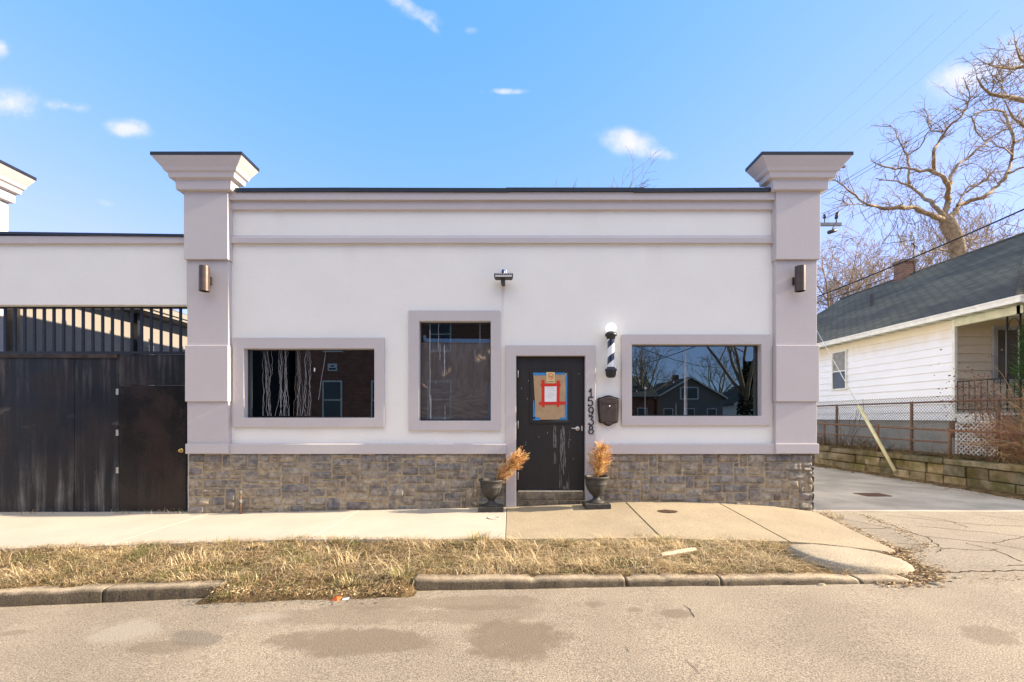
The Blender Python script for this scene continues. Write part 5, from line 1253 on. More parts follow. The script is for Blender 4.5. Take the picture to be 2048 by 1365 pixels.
def guy():
    b0 = (X(1791, 11.6), 11.6, -.08); b1 = Vector((X(1718, 12.1), 12.1, Z(812, 12.1)))
    b0 = Vector(((9.12), 11.55, -.07)); b1 = Vector((8.62, 11.75, 1.68))
    t = thing('guy_wire', 'yellow plastic guy wire guard leaning in front of the fence', 'guy wire', tuple(b0))
    b0 = Vector((X(1791, 11.0), 11.0, Z(944, 11.0))); b1 = Vector((X(1718, 12.2), 12.2, Z(813, 12.2)))
    b = MB(); b.tube([b0, b1], .042, 10); b.build('guard', M['yellow_pvc'], t)
    d = b1 - b0; b = MB(); b.tube([b0 - d * .02, b0 + d * 4.6], .009, 5); b.build('wire', M['steel'], t)
guy()

# ---------------------------------------------------------------- trees and shrubs
def along(pts, t):
    k = t * (len(pts) - 1); i = min(int(k), len(pts) - 2); f = k - i
    return pts[i].lerp(pts[i + 1], f), (pts[i + 1] - pts[i]).normalized()
def grow(b, pts, r0, r1, lev, maxlev, rng, cfg):
    n = len(pts); sides = (8, 6, 4, 3, 3, 3)[min(lev, 5)]
    b.tube(pts, [r0 + (r1 - r0) * i / (n - 1) for i in range(n)], sides, cap=False)
    if lev >= maxlev: return
    L_ = sum((pts[i + 1] - pts[i]).length for i in range(n - 1))
    k = cfg['kids'][lev]
    for c in range(k):
        t = cfg['t0'] + (1 - cfg['t0']) * (c + rng.random()) / k
        p, d = along(pts, min(.999, t)); a = rng.uniform(0, 6.28)
        u = d.orthogonal().normalized(); w = d.cross(u)
        ang = R(rng.uniform(*cfg['ang'])); nd = d * math.cos(ang) + (u * math.cos(a) + w * math.sin(a)) * math.sin(ang)
        ll = L_ * rng.uniform(*cfg['len']) * (1.15 - .5 * t); rr = max(cfg['rmin'], (r0 + (r1 - r0) * t) * rng.uniform(.45, .65))
        q = wander(p, nd, ll, 4, rng, cfg['gnarl'], cfg['up'] if lev < 2 else cfg['up2'])
        grow(b, q, rr, max(cfg['rmin'] * .6, rr * .35), lev + 1, maxlev, rng, cfg)
def bare_tree(label, base, h, seed, lev=4, r=.22, spread=(25, 55), m='grey_twig', tf=.45, kids=(7, 6, 5, 4), rmin=.008, group='bare winter trees behind the buildings', up=.08):
    rng = random.Random(seed); t = thing('bare_tree', label, 'tree', base, group)
    cfg = dict(kids=kids, t0=.3, ang=spread, len=(.42, .68), gnarl=.13, up=up, up2=.02, rmin=rmin)
    trunk = wander(base, (rng.gauss(0, .05), rng.gauss(0, .05), 1), h * tf, 5, rng, .06, .05)
    b = MB(); b.tube(trunk, [r * (1 - .09 * i) for i in range(6)], 8, cap=False); b.build('trunk', M[m], t, fix=False)
    b = MB()
    for k in range(kids[0]):
        p, d = along(trunk, .45 + .55 * (k + rng.random()) / kids[0] - .001); a = 6.28 * k / kids[0] + rng.uniform(-.4, .4); ang = R(rng.uniform(12, 48))
        nd = Vector((math.sin(ang) * math.cos(a), math.sin(ang) * math.sin(a), math.cos(ang)))
        pts = wander(p, nd, h * rng.uniform(.38, .58), 6, rng, .12, .05)
        grow(b, pts, r * .5, r * .12, 1, lev, rng, cfg)
    b.build('crown', M[m], t, fix=False)
    return t
def big_tree():
    Y0 = 24.0; z6 = lambda p, Y: Vector(P(1480 + p[0] / 2.4366, 80 + p[1] / 2.4366, Y))
    base = P(1480 + 1075 / 2.4366, 560, Y0); base = (base[0], Y0, .5)
    t = thing('bare_tree', 'large gnarled bare tree with golden trunk rising behind the shingle roof', 'tree', base, 'bare winter trees behind the buildings')
    rng = random.Random(5)
    tr = [Vector(base)] + [z6(p, Y0) for p in ((1068, 1060), (1045, 960), (1010, 890), (1000, 860))]
    b = MB(); b.tube(tr, [.55, .36, .34, .35, .22], 12, cap=False); b.build('trunk', M['bark'], t, fix=False)
    limbs = [  # (points in the picture, start radius, end radius, depth drift)
        ([(1000, 880), (930, 848), (850, 822), (760, 815), (690, 822), (620, 800), (560, 765), (500, 715), (450, 680)], .24, .035, -3.0),
        ([(690, 822), (610, 800), (545, 800), (490, 795)], .07, .02, -2.0),
        ([(990, 865), (940, 800), (890, 765), (830, 715), (770, 690), (660, 675)], .22, .035, 2.0),
        ([(1000, 870), (1012, 780), (1015, 700), (980, 660), (930, 640), (860, 630), (780, 627), (700, 620), (650, 600)], .26, .03, -1.0),
        ([(825, 700), (822, 620), (815, 560), (780, 510), (762, 460), (730, 415)], .11, .025, 1.5),
        ([(820, 562), (880, 520), (915, 450), (925, 420)], .08, .02, -1.5),
        ([(1015, 720), (1030, 660), (1055, 610), (1110, 580), (1160, 530), (1220, 480), (1280, 440), (1350, 395)], .17, .04, 2.5),
        ([(945, 640), (940, 545), (968, 500), (1000, 440), (1060, 390), (1110, 330), (1120, 265), (1098, 200)], .16, .03, -2.0),
        ([(985, 450), (930, 440), (915, 380), (890, 330)], .10, .02, 1.0),
        ([(1010, 870), (1052, 840), (1062, 805), (1115, 790), (1185, 768), (1235, 728), (1290, 680), (1320, 600), (1335, 500), (1312, 410), (1280, 352), (1200, 340), (1130, 370), (1150, 440), (1190, 495)], .24, .04, 2.0),
        ([(1305, 650), (1384, 622), (1470, 600)], .11, .04, -1.0),
        ([(1100, 745), (1165, 700), (1222, 660)], .09, .03, -1.5),
        ([(1060, 810), (1110, 720), (1190, 690), (1240, 640)], .1, .03, 1.5),
        ([(1335, 500), (1400, 480), (1460, 430)], .12, .04, 1.0),
        ([(1325, 560), (1270, 520), (1200, 520)], .07, .02, -1.5),
        ([(840, 870), (855, 900), (835, 960)], .03, .012, 0), ([(1040, 1030), (960, 1020), (880, 1035), (830, 1060)], .09, .02, -2.0),
        ([(1060, 980), (1180, 960), (1300, 900), (1420, 930)], .08, .02, 2), ([(1065, 1010), (1190, 1030), (1290, 960), (1384, 940)], .07, .02, -2)]
    b = MB(); cfg = dict(kids=(0, 4, 4, 3), t0=.15, ang=(25, 75), len=(.4, .75), gnarl=.17, up=.04, up2=.0, rmin=.010)
    for pts, r0, r1, dr in limbs:
        n = len(pts); q = [z6(p, Y0 + dr * (i / (n - 1)) + .35 * rng.gauss(0, 1) * (0 if i == 0 else 1)) for i, p in enumerate(pts)]
        r0 *= .58; r1 *= .6
        qq = []
        for u_, v_ in zip(q, q[1:]):
            for k_ in range(3): qq.append(u_.lerp(v_, k_ / 3) + (Vector((rng.gauss(0, .028), rng.gauss(0, .03), rng.gauss(0, .028))) if k_ or qq else Vector()))
        q = qq + [q[-1]]; n = len(q)
        b.tube(q, [(r0 + (r1 - r0) * (i / (n - 1)) ** .8) * rng.uniform(.86, 1.16) for i in range(n)], 7, cap=False)
        L_ = sum((q[i + 1] - q[i]).length for i in range(n - 1)); m = int(L_ * 4.0)
        for c in range(m):
            tt = rng.uniform(.12, 1); p, d = along(q, min(.999, tt)); a = rng.uniform(0, 6.28); u = d.orthogonal().normalized(); w = d.cross(u); ang = R(rng.uniform(35, 90))
            nd = d * math.cos(ang) + (u * math.cos(a) + w * math.sin(a)) * math.sin(ang); nd.z += .25
            ll = rng.uniform(.35, 1.5) * (1.2 if rng.random() < .3 else .8); rr = rng.uniform(.012, .026)
            grow(b, wander(p, nd, ll, 5, rng, .18, .03), rr, .007, 2, 3, rng, cfg)
    for _ in range(240):                   # hanging whips round the fork
        p = z6((rng.gauss(960, 150), rng.uniform(800, 960)), Y0 + rng.gauss(0, 1.2)); b.tube(wander(p, (rng.gauss(0, .5), rng.gauss(0, .4), -1), rng.uniform(.5, 1.6), 5, rng, .15, -.05), [.011, .01, .009, .008, .007, .006], 3, cap=False)
    b.build('limbs', M['bark'], t, fix=False)
    # upper right neighbour: only its left limbs reach into the frame
    Y1 = 17.0; base = (22.6, Y1, .5)
    t = thing('bare_tree', 'bare tree whose limbs reach in at the top right of the photo', 'tree', base, 'bare winter trees behind the buildings')
    b = MB(); b.tube([base, (22.5, Y1, 6), (22.2, Y1, 11.5), (22.0, Y1, 15)], [.35, .28, .2, .12], 8, cap=False); b.build('trunk', M['bark'], t, fix=False)
    b = MB(); cfg = dict(kids=(0, 4, 4, 3), t0=.15, ang=(25, 70), len=(.35, .7), gnarl=.17, up=.03, up2=.0, rmin=.009)
    for pts, r0, r1 in (([(1560, 330), (1460, 305), (1384, 295), (1310, 280), (1220, 265), (1180, 230), (1152, 180)], .13, .015), ([(1540, 190), (1440, 145), (1384, 130), (1320, 140), (1240, 130), (1190, 112)], .10, .012), ([(1480, 130), (1400, 120), (1362, 85), (1340, 15)], .08, .012), ([(1220, 265), (1240, 215), (1225, 160)], .03, .01), ([(1310, 280), (1270, 230), (1290, 190)], .03, .01), ([(1560, 420), (1450, 415), (1384, 420), (1330, 380), (1290, 300)], .1, .015)):
        n = len(pts); q = [z6(p, Y1 - 1.5 * i / (n - 1) + .2 * rng.gauss(0, 1)) for i, p in enumerate(pts)]
        b.tube(q, [r0 + (r1 - r0) * i / (n - 1) for i in range(n)], 6, cap=False); L_ = sum((q[i + 1] - q[i]).length for i in range(n - 1))
        for c in range(int(L_ * 4.5)):
            p, d = along(q, min(.999, rng.uniform(.2, 1))); a = rng.uniform(0, 6.28); u = d.orthogonal().normalized(); w = d.cross(u); ang = R(rng.uniform(30, 80))
            grow(b, wander(p, d * math.cos(ang) + (u * math.cos(a) + w * math.sin(a)) * math.sin(ang), rng.uniform(.3, 1.2), 4, rng, .25, .02), rng.uniform(.008, .018), .005, 2, 3, rng, cfg)
    b.build('limbs', M['bark'], t, fix=False)
big_tree()
K = dict(kids=(7, 6, 5, 4))
for lab, px, Y, top, sd_, r in (('bare twiggy tree directly right of the shop pillar behind the bungalow roof', 1655, 34, 505, 1, .22), ('bare tree between the shop pillar and the brick chimney', 1712, 37, 470, 2, .24),
        ('pale bare tree just left of the brick chimney', 1765, 40, 485, 3, .22), ('bare tree right of the brick chimney behind the gnarled tree', 1850, 36, 475, 7, .2), ('low bare tree behind the roof ridge right of the golden trunk', 1975, 34, 430, 8, .22)):
    z = Z(top, Y); bare_tree(lab, (X(px, Y), Y, 0), (z - 0) / .98, sd_, 4, r, m='twig', kids=(8, 6, 6, 5), rmin=.015)
bare_tree('tall bare tree whose twig tips show above the shop parapet', (X(1135, 30), 30, 0), (Z(335, 30)) / 1.16, 5, 4, .3, (20, 45), kids=(6, 5, 4, 4), rmin=.01)
bare_tree('faint bare tree with twig tips above the parapet left of the taller tips', (X(1190, 34), 34, 0), (Z(345, 34)) / 1.06, 8, 4, .3, (20, 45), kids=(6, 5, 4, 4), rmin=.009)

def shrubs():
    rng = random.Random(14); base = (9.95, 8.72, .5); t = thing('bare_shrub', 'rust brown bare shrub spilling over the fence beside the porch', 'shrub', base)
    b = MB(); pal = [(.42, .24, .12), (.48, .30, .16), (.34, .18, .10), (.54, .38, .22), (.38, .19, .11)]
    for _ in range(900):
        p = Vector((base[0] + rng.gauss(.22, .22), base[1] + rng.gauss(-.1, .26), .5)); h = rng.uniform(.5, 1.65) ; out = Vector((rng.gauss(-.05, .42), rng.gauss(0, .45), 1))
        pts = [p]; d = out.normalized(); n = 7
        for k in range(n): d = (d + Vector((rng.gauss(0, .16), rng.gauss(0, .16), -.05 - .035 * k))).normalized(); pts.append(pts[-1] + d * h / n)
        col = rng.choice(pal); col = tuple(c * rng.uniform(.8, 1.2) for c in col)
        b.tube(pts, [.0065 - .0007 * k for k in range(n + 1)], 3, col, cap=False)
        for _k in range(4):
            q, dd = along(pts, rng.uniform(.3, .99)); e = (dd + Vector((rng.gauss(0, .6), rng.gauss(0, .6), rng.gauss(0, .5)))).normalized() * rng.uniform(.06, .25); b.tube([q, q + e * .5 + Vector((0, 0, .01)), q + e], [.003, .0025, .0018], 3, tuple(c * 1.1 for c in col), cap=False)
    for x_, y_, z_, ll in ((9.7, 8.9, 1.3, 1.3), (9.8, 8.7, 1.4, 1.5), (9.9, 8.8, 1.5, 1.4), (9.75, 9.0, 1.2, 1.2), (9.85, 8.6, 1.5, 1.5)):
        b.tube(wander((x_, y_, z_), (rng.gauss(-.25, .25), rng.gauss(.1, .2), 1), ll, 7, rng, .12, 0), [.009 - .001 * k for k in range(8)], 4, (.34, .22, .12), cap=False)
    b.build('stems', M['shrub_stem'], t, fix=False)
    b = MB()
    for _ in range(260):
        x_, y_, z_ = 9.62 + rng.gauss(0, .16), 9.45 + rng.gauss(0, .3), 1.85 + rng.gauss(0, .3); s_ = rng.uniform(.015, .03); a = rng.uniform(0, 6.28)
        b.quad((x_ - s_ * math.cos(a), y_ - s_ * math.sin(a), z_), (x_, y_, z_ + s_ * .7), (x_ + s_ * math.cos(a), y_ + s_ * math.sin(a), z_ + .005), (x_, y_ + .01, z_ - s_ * .6), (.17, .075, .06))
    for _ in range(26):
        b.tube(wander((9.72 + rng.gauss(0, .1), 9.15 + rng.gauss(0, .2), 1.3), (-.15 + rng.gauss(0, .3), .35, 1), rng.uniform(.5, 1.0), 5, rng, .2, 0), [.006, .005, .004, .003, .003, .002], 3, (.2, .11, .07), cap=False)
    b.build('withered_leaves', M['shrub_stem'], t, fix=False)
    # evergreen just inside the right edge
    base = (10.62, 9.05, .5); t = thing('evergreen_shrub', 'green evergreen shrub at the right edge behind the bare shrub', 'shrub', base)
    b = MB(); b.tube([base, (10.62, 9.05, 3.2)], [.05, .015], 6, (.15, .1, .06)); b.build('trunk', M['shrub_stem'], t, fix=False)
    b = MB()
    for _ in range(5200):
        z = rng.uniform(.7, 3.45); rr = .42 * (1 - ((z - 2.0) / 1.6) ** 2) ** .5 if abs(z - 2.0) < 1.6 else .05; rr *= rng.uniform(.45, 1.05) * (1 + .3 * noise.noise((z * 3, _ * .001, 0))); a = rng.uniform(0, 6.28)
        p = Vector((base[0] + rr * math.cos(a), base[1] + rr * math.sin(a), z)); d = Vector((math.cos(a) * .6 + rng.gauss(0, .4), math.sin(a) * .6 + rng.gauss(0, .4), .6 + rng.gauss(0, .3))).normalized() * rng.uniform(.05, .1); s_ = d.orthogonal().normalized() * .014
        k = rng.uniform(.6, 1.3); b.quad(p - s_, p + s_, p + d + s_ * .3, p + d - s_ * .3, (.05 * k, .10 * k, .02 * k))
    b.build('crown', M['evergreen'], t, fix=False)
shrubs()

# ---------------------------------------------------------------- poles and wires
def poles():
    Yp = 22.0; x = X(1612, Yp); t = thing('utility_pole', 'wooden utility pole with crossarms mostly hidden behind the shop pillar', 'utility pole', (x, Yp, 0))
    b = MB(); b.tube([(x, Yp, -.1), (x, Yp, Z(325, Yp))], [.17, .12], 12); b.build('pole', M['pole_wood'], t)
    b = MB(); za = Z(451, Yp); b.box(x - 1.5, X(1678, Yp), Yp - .18, Yp - .08, za - .09, za + .06); b.build('crossarm', M['grey_wood'], t)
    b = MB(); zb = Z(337, Yp); b.box(x - 1.6, X(1686, Yp), Yp - .18, Yp - .08, zb - .05, zb + .05); b.build('crossarm', M['grey_wood'], t)
    for px, py in ((1645.5, 447), (1668.5, 447), (1684, 334), (1660, 334)):
        b = MB(); b.lathe((X(px, Yp), Yp - .13, Z(py, Yp) + .04), [(.02, -.06), (.02, .12), (.06, .14), (.07, .2), (.045, .24), (.06, .28), (.03, .34), (0, .35)], 10); b.build('insulator', M['dark_grey'], t)
    b = MB(); b.tube([(X(1668.5, Yp), Yp - .13, Z(440, Yp)), (X(1671, Yp), Yp - .13, Z(428, Yp))], .07, 8); b.build('arrester', M['dark_grey'], t)
    b = MB(); b.tube([(X(1651, Yp), Yp - .2, Z(469, Yp)), (X(1666, Yp), Yp - .2, Z(464, Yp))], .09, 8); b.tube([(X(1660, Yp), Yp - .2, Z(465, Yp)), (X(1661, Yp), Yp - .15, Z(459, Yp)), (X(1669, Yp), Yp - .15, Z(452, Yp)), (X(1668, Yp), Yp - .15, Z(444, Yp))], .03, 5); b.build('fuse_switch', M['dark_grey'], t)
    def wire(a, c, sag, r, label, g='overhead wires above the roofs'):
        a, c = Vector(a), Vector(c); n = 24; b = MB(); b.tube([a.lerp(c, k / n) - Vector((0, 0, sag * 4 * (k / n) * (1 - k / n))) for k in range(n + 1)], r, 5)
        tag(b.build('overhead_wire', M['cable']), label, 'wire', g)
    wire((X(1560, 20), 20, Z(622, 20)), (X(2130, 11), 11, Z(382, 11)), .10, .022, 'thick black cable sloping from the shop pillar up past the gnarled tree trunk')
    wire((X(1560, 20), 20, Z(628, 20)), (X(1802, 16.1), 16.1, Z(545, 16.1)), .08, .013, 'thin black cable running from the pillar to the brick chimney')
    top = [(X(1684, Yp), Yp - .13, Z(334, Yp) + .35), (X(1660, Yp), Yp - .13, Z(334, Yp) + .35)]
    wire((X(1636, 22), 22, Z(393, 22)), (X(2120, 12), 12, Z(80, 12)), .12, .009, 'upper of the two thin wires crossing the gnarled tree crown')
    wire((X(1636, 22), 22, Z(399, 22)), (X(2120, 12), 12, Z(98, 12)), .10, .009, 'lower of the two thin wires crossing the gnarled tree crown')
    for k, (a, c, lab) in enumerate((((1572, 305), (1830, 60), 'leftmost of the three faint wires rising from behind the pillar cap'), ((1618, 303), (1900, 50), 'middle of the three faint wires rising from behind the pillar cap'), ((1665, 303), (1960, 55), 'rightmost of the three faint wires rising from behind the pillar cap'))):
        wire((X(a[0], 24), 24, Z(a[1], 24)), (X(c[0] + 40, 14), 14, Z(c[1] - 35, 14)), .1, .002, lab)
poles()

# ---------------------------------------------------------------- small things on the ground
def bits():
    def grd(px, py, z):
        Y = (EYE - z) * F / (py - VY); return X(px, Y), Y, z
    t = thing('drain_grate', 'dark iron drain grate set flush in the alley concrete', 'drain', grd(1745, 990, -.078)); x, y, z = ORI[t.name]
    b = MB()
    for k in range(7): q = y - .15 + k * .05; b.box(x - .21, x + .21, q - .014, q + .014, z + .001, z + .008)
    for xx in (x - .22, x + .22): b.box(xx - .015, xx + .015, y - .17, y + .17, z + .0, z + .01)
    b.build('grating', M['rust'], t)
    b = MB(); b.box(x - .205, x + .205, y - .165, y + .165, z - .006, z + .0005); b.build('pit', M['interior'], t)
    x, y, _ = grd(988, 1037, -.005); z = zwalk(x, y)
    b = MB(); b.lathe((x, y, z), [(0, .004), (.07, .004), (.075, .008), (.088, .008), (.092, .001)], 22); tag(b.build('valve_cover', M['walk_new']), 'small round valve cover in the pale sidewalk near the left urn', 'valve cover')
    x, y, _ = grd(1335, 1023, .06); z = zwalk(x, y)
    b = MB(); n = 20; vs_ = [(x, y, z + .012)] + [(x + .14 * math.cos(6.283 * k / n) * (1 + .35 * noise.noise((k * .9, 0, 0))), y + .1 * math.sin(6.283 * k / n) * (1 + .35 * noise.noise((k * .9, 5, 0))), z + .004) for k in range(n)]
    b.add(vs_, [(0, 1 + k, 1 + (k + 1) % n) for k in range(n)]); tag(b.build('dirt_patch', M['soil']), 'dark dirt filled hole in the old sidewalk slab right of the door', 'dirt')
    a = grd(1322, 1117, -.02); c = grd(1391, 1105, -.01); b = MB(); d = Vector(c) - Vector(a)
    pts = [Vector(a).lerp(Vector(c), k / 6) + Vector((0, 0, .03 + .006 * noise.noise((k, 1, 1)))) for k in range(7)]
    b.tube(pts, [.02, .026, .024, .027, .025, .024, .018], 7, smooth=False); tag(b.build('wood_stick', M['pale_wood']), 'pale broken piece of wood lying in the dry grass', 'wood')
    x, y, z = grd(672, 1205, -.19); b = MB()
    b.add([(x - .06, y, z + .01), (x + .02, y - .02, z + .012), (x + .05, y + .03, z + .035), (x - .03, y + .04, z + .03), (x + .0, y + .01, z + .05)], [(0, 1, 4), (1, 2, 4), (2, 3, 4), (3, 0, 4)]); o = b.build('litter_scrap', M['orange']); tag(o, 'crumpled orange and white wrapper on the road beside the grass', 'litter')
    b = MB(); b.add([(x + .05, y - .01, z + .01), (x + .1, y, z + .012), (x + .11, y + .03, z + .03), (x + .05, y + .03, z + .03)], [(0, 1, 2, 3)]); b.build('white_scrap', M['paper'], o)
    x, y, z = grd(353, 1289, -.27); b = MB(); b.add([(x - .04, y, z + .012), (x + .05, y - .02, z + .012), (x + .06, y + .03, z + .014), (x - .03, y + .03, z + .016)], [(0, 1, 2, 3)]); tag(b.build('paper_scrap', M['paper']), 'small white paper scrap on the road in front of the left kerb', 'litter')
    rng = random.Random(6)
    def stone(px, py, z, s, m, label, nm='stone'):
        x, y, z = grd(px, py, z); b = MB(); vs_ = []; n, m_ = 10, 5; b.sm = True
        for j in range(m_ + 1):
            for i in range(n):
                th = math.pi / 2 * j / m_; a = 6.283 * i / n; r = 1 + .35 * noise.noise((math.cos(a) * 2 + px, math.sin(a) * 2, j * .4)); vs_.append((x + s * r * math.cos(a) * math.cos(th), y + s * .6 * r * math.sin(a) * math.cos(th), z + s * .5 * math.sin(th)))
        b.add(vs_, [(j * n + i, j * n + (i + 1) % n, (j + 1) * n + (i + 1) % n, (j + 1) * n + i) for j in range(m_) for i in range(n)]); tag(b.build(nm, m), label, 'stone')
    stone(1873, 1171, -.098, .055, M['apron'], 'larger grey stone chunk on the driveway edge')
    stone(1836, 1168, -.098, .03, M['walk_old'], 'small pale stone beside the larger grey chunk')
    stone(1643, 1172, -.11, .045, M['walk_old'], 'flat stone in the litter beside the right kerb end')
    stone(1768, 1199, -.12, .035, M['dark_grey'], 'dark pebble alone on the road below the concrete block')
    stone(1797, 942, -.07, .05, M['walk_old'], 'pale stone at the foot of the yellow guy wire guard')
    stone(816, 940, -.07, .0001, M['kerb'], 'x') if False else None
    # cracks: thin dark fills lying in the road and apron
    def crack(name, pts, w, zf_, m=M['dark_grey']):
        b = MB(); rg = random.Random(len(pts) * 7 + int(pts[0][0] * 10)); q = []
        for (a, c) in zip(pts, pts[1:]):
            n = max(2, int(math.hypot(c[0] - a[0], c[1] - a[1]) / .06))
            for k in range(n): t_ = k / n; q.append((a[0] + (c[0] - a[0]) * t_ + rg.gauss(0, .012), a[1] + (c[1] - a[1]) * t_ + rg.gauss(0, .012)))
        for i, ((xa, ya), (xb, yb)) in enumerate(zip(q, q[1:])):
            l = math.hypot(xb - xa, yb - ya) or 1; nx_, ny_ = -(yb - ya) / l, (xb - xa) / l; w0 = w * (.4 + .6 * abs(math.sin(i * 1.7))); w1 = w * (.4 + .6 * abs(math.sin(i * 1.7 + 1.7)))
            b.quad((xa - nx_ * w0, ya - ny_ * w0, zf_(xa, ya)), (xb - nx_ * w1, yb - ny_ * w1, zf_(xb, yb)), (xb + nx_ * w1, yb + ny_ * w1, zf_(xb, yb)), (xa + nx_ * w0, ya + ny_ * w0, zf_(xa, ya)))
        struct(b.build(name, m, fix=False))
    from mathutils.bvhtree import BVHTree
    dg = bpy.context.evaluated_depsgraph_get()
    def zmesh(name):
        o = bpy.data.objects[name]; lo = o.location; tree = BVHTree.FromPolygons([v.co + lo for v in o.data.vertices], [tuple(p.vertices) for p in o.data.polygons])
        def f(x, y):
            h = tree.ray_cast(Vector((x, y, 3)), Vector((0, 0, -1)))[0]; return (h.z if h else -.1) + .003
        return f
    def zroad_(x, y): return zr(x) + .05 * math.exp(-((y - .5) / 3) ** 2) - .045 + .012 * noise.noise((x * .7, y * .9, 0)) + (0.045 if y > 3.4 else .045 * max(0, (y - 1) / 2.4)) + .009
    zroad = zmesh('road'); zap = zmesh('driveway_apron')
    rp = lambda *ps: [road_pt(*p) for p in ps]
    crack('road_crack', rp((1370, 1215), (1383, 1235), (1397, 1248)), .004, zroad)
    crack('road_crack', rp((1250, 1302), (1270, 1316)), .003, zroad)
    crack('road_crack', rp((1380, 1330), (1400, 1365)), .003, zroad)
    crack('road_crack', [(3.7, 4.30), (4.6, 4.34), (6, 4.36), (9, 4.36)], .012, lambda x, y: max(zroad(x, y) if y < 4.4 else -9, zap(x, y) if y > 4.36 else -9), M['soil'])
    for pts in ([(4.72, 6.7), (5.0, 6.1), (5.1, 5.6), (4.85, 5.1), (4.6, 4.9)], [(5.3, 6.9), (5.15, 6.2), (5.1, 5.6)], [(5.1, 5.6), (5.6, 5.3), (5.75, 4.9), (6.2, 4.7)], [(5.6, 6.8), (6.4, 6.2), (7.0, 6.1)], [(4.66, 6.0), (5.1, 6.02)], [(4.5, 5.3), (4.9, 5.25)], [(5.6, 5.3), (6.4, 5.6)], [(4.85, 5.1), (5.3, 5.0), (5.5, 5.1)], [(5.5, 6.1), (6.1, 5.8), (6.6, 5.2)], [(5.2, 4.6), (5.35, 5.0), (5.3, 5.4)], [(6.0, 6.9), (6.2, 6.5), (6.1, 6.0)], [(7.0, 6.9), (7.3, 6.3), (7.2, 5.7), (7.6, 5.2)], [(4.9, 4.5), (5.6, 4.62), (6.4, 4.55)]):
        crack('driveway_crack', pts, .0065, zap, M['soil'])
bits()

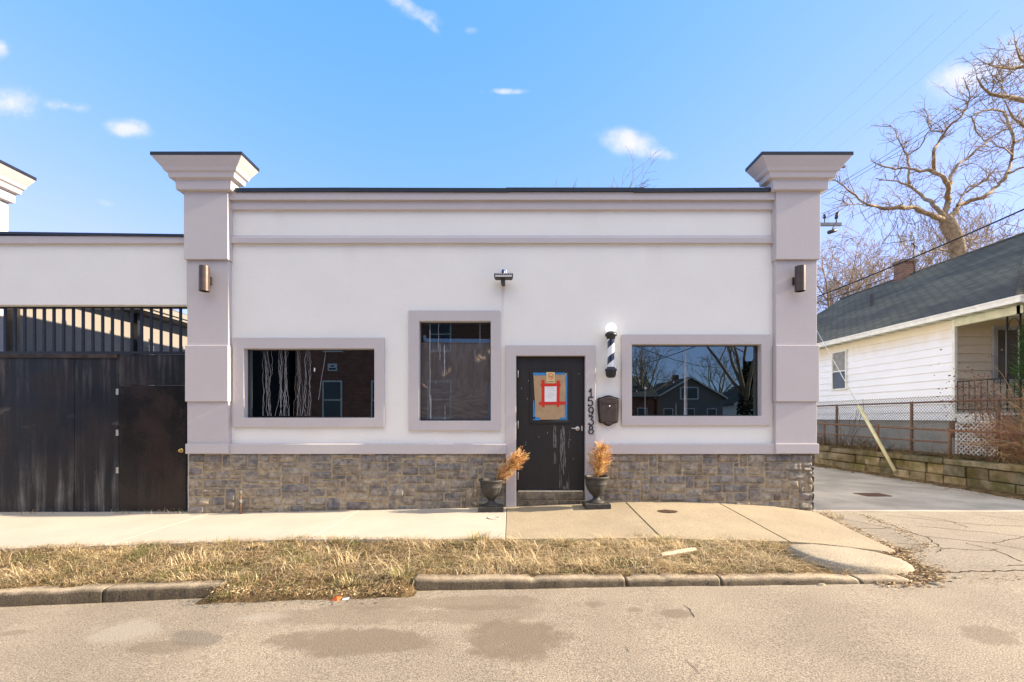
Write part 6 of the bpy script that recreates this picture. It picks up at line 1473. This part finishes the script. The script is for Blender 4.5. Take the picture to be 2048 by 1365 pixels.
# ---------------------------------------------------------------- across the street (seen in the glass)
def across():
    G = 14.0                                    # mirror: a thing at distance d behind the glass stands at y = 14 - d
    t = thing('brick_building', 'brown brick building across the street reflected in the left shop window', 'building', (-4, -9.4, 0))
    yb = -9.4
    b = MB(); b.box(-11.1, 2.2, -19, yb, -.3, 7.4); b.build('wall', M['brick'], t)
    b = MB(); b.box(-11.25, 2.35, -19.1, yb + .12, 7.4, 7.6); b.build('coping', M['walk_old'], t)
    for x0, x1, z0, z1 in ((-9.62, -8.75, 1.35, 3.2), (-4.1, -3.1, 4.85, 6.5), (-4.2, -3.1, 1.4, 3.2), (-7.1, -6.2, 1.3, 3.2), (-9.6, -8.7, 4.85, 6.5), (-.6, .4, 4.85, 6.5), (-.6, .4, 1.3, 3.2)):
        b = MB()
        for a, c, e, f in ((x0 - .07, x0, z0, z1), (x1, x1 + .07, z0, z1), (x0 - .07, x1 + .07, z1, z1 + .08), (x0 - .07, x1 + .07, z0 - .1, z0), (x0, x1, (z0 + z1) / 2 - .03, (z0 + z1) / 2 + .03)): b.box(a, c, yb - .02, yb + .06, e, f)
        w = b.build('window', M['white_trim'], t); b = MB(); b.box(x0, x1, yb - .02, yb + .02, z0, z1); b.build('pane', M['house_glass'], w)
    b = MB(); b.box(-9.42, -8.95, yb, yb + .03, 3.78, 4.15); s = b.build('wall_sign', M['white_plastic'], t)
    b = MB(); b.box(-9.27, -9.1, yb + .03, yb + .034, 3.99, 4.06); b.box(-9.36, -9.01, yb + .03, yb + .034, 3.84, 3.92); b.build('lettering', M['dark_ink'], s)
    t = thing('added_dark_building', 'added dark building that blackens the left end of the left window reflection', 'building', (-16, -12, 0))
    b = MB(); b.box(-24, -11.6, -18, -9.8, -.3, 6.5); b.build('wall', M['interior'], t)  # made-up dark mass, put here to blacken the reflection in the glass
    b = MB(); b.prism([(-24.3, 6.5), (-11.3, 6.5), (-17.8, 9.4)], 'y', -18.3, -9.6); b.build('roof', M['roof_felt'], t)
    def house(cx, cy, w, d, he, hr, axis, wall, label, seed):
        t = thing('gable_house', label, 'house', (cx, cy, 0), 'houses across the street')
        b = MB(); b.box(cx - w / 2, cx + w / 2, cy - d / 2, cy + d / 2, -.2, he); b.build('wall', M[wall], t)
        b = MB(); o = .45; th = .18
        if axis == 'y':
            for s_ in (-1, 1): b.prism([(cx, hr), (cx + s_ * (w / 2 + o), he - .25), (cx + s_ * (w / 2 + o), he - .25 + th), (cx, hr + th)], 'y', cy - d / 2 - o, cy + d / 2 + o)
        else:
            for s_ in (-1, 1): b.prism([(cy, hr), (cy + s_ * (d / 2 + o), he - .25), (cy + s_ * (d / 2 + o), he - .25 + th), (cy, hr + th)], 'x', cx - w / 2 - o, cx + w / 2 + o)
        r = b.build('roof', M['roof_felt'], t)
        b = MB()
        if axis == 'y': b.prism([(cx - w / 2, he), (cx + w / 2, he), (cx, hr - .05)], 'y', cy - d / 2 + .01, cy + d / 2 - .01)
        else: b.prism([(cy - d / 2, he), (cy + d / 2, he), (cy, hr - .05)], 'x', cx - w / 2 + .01, cx + w / 2 - .01)
        b.build('gable_wall', M[wall], t)
        b = MB()
        if axis == 'y':
            for s_ in (-1, 1): b.prism([(cx, hr - .02), (cx + s_ * (w / 2 + o), he - .27), (cx + s_ * (w / 2 + o), he - .05), (cx, hr + .2)], 'y', cy + d / 2 + o, cy + d / 2 + o + .05)
            b.build('bargeboard', M['white_trim'], r)
        b = MB(); b.box(cx + .3, cx + 1.0, cy - 1.2, cy - .5, hr - .6, hr + 1.0); b.build('chimney', M['chimney_brick'], r)
        rng = random.Random(seed)
        for k in range(3):
            x = cx - w / 2 + w * (k + .5) / 3; b = MB(); b.box(x - .6, x + .6, cy + d / 2 - .02, cy + d / 2 + .05, 1.0, 2.5); wn = b.build('window', M['white_trim'], t); b = MB(); b.box(x - .5, x + .5, cy + d / 2 + .01, cy + d / 2 + .06, 1.1, 2.4); b.build('pane', M['house_glass'], wn)
        b = MB(); b.box(cx - 1.3, cx + 1.1, cy + d / 2 - .02, cy + d / 2 + .06, 3.6, 5.2); wn = b.build('window', M['white_trim'], t); b = MB(); b.box(cx - 1.1, cx + .9, cy + d / 2, cy + d / 2 + .07, 3.75, 5.05); b.build('pane', M['house_glass'], wn)
    house(22.6, -49, 8.2, 12, 3.9, 6.3, 'y', 'tan_wall', 'pale gabled house in the middle of the right shop window reflection', 1)
    house(12.9, -45, 8.5, 10, 3.9, 6.5, 'x', 'brick', 'brick house with a broad dark roof at the left of the right window reflection', 2)
    house(38, -58, 9, 9, 3.4, 6.5, 'y', 'siding', 'small white gabled house low at the right of the right window reflection', 3)
    bare_tree('ivy covered bare tree at the right of the right window reflection', (16.6, -18, 0), 17, 41, 4, .27, (22, 60), tf=.2, kids=(7, 6, 5, 4), rmin=.012, group='trees across the street')
    for lab, x, y, h, sd_ in (('bare tree behind the brick house in the right window reflection', 16.5, -42, 12, 42), ('bare tree right of the pale gabled house in the window reflection', 30, -52, 12, 43), ('bushy bare tree low between the reflected houses', 34, -44, 9, 44), ('bare tree far left in the right window reflection', 22, -62, 13, 45)):
        bare_tree(lab, (x, y, 0), h, sd_, 4, .25, kids=(7, 6, 4, 4), rmin=.016, group='trees across the street')
    rng = random.Random(9); b = MB()
    for _ in range(2600):
        tt = rng.random() ** 1.5; z = .1 + 5.2 * tt; a = rng.uniform(0, 6.28); rr = (.75 - .1 * z) * rng.uniform(.7, 1.25); p = Vector((16.8 + rr * math.cos(a), -18 + rr * math.sin(a), z)); u = Vector((rng.gauss(0, 1), rng.gauss(0, 1), rng.gauss(0, 1))).normalized() * .07; w = u.orthogonal()
        k = rng.uniform(.5, 1.2); b.quad(p - u, p - w, p + u, p + w, (.03 * k, .045 * k, .015 * k))
    tag(b.build('ivy', M['evergreen'], fix=False), 'dark ivy clinging to the trunk reflected at the right of the right window', 'ivy', kind='stuff')
    for k, (a, c, lab) in enumerate((((11.4, -34, 6.4), (8.5, 2, 4.7), 'black wire rising to the right in the right window reflection'), ((5.5, -10, 4.1), (19.5, -38, 5.6), 'black wire falling to the right in the right window reflection'), ((6.5, -11, 5.5), (19, -27, 5.85), 'upper thin wire in the right window reflection'))):
        b = MB(); a, c = Vector(a), Vector(c); b.tube([a.lerp(c, q / 16) - Vector((0, 0, 1.2 * (q / 16) * (1 - q / 16))) for q in range(17)], .022, 5); tag(b.build('overhead_wire', M['cable']), lab, 'wire', 'wires across the street')
across()
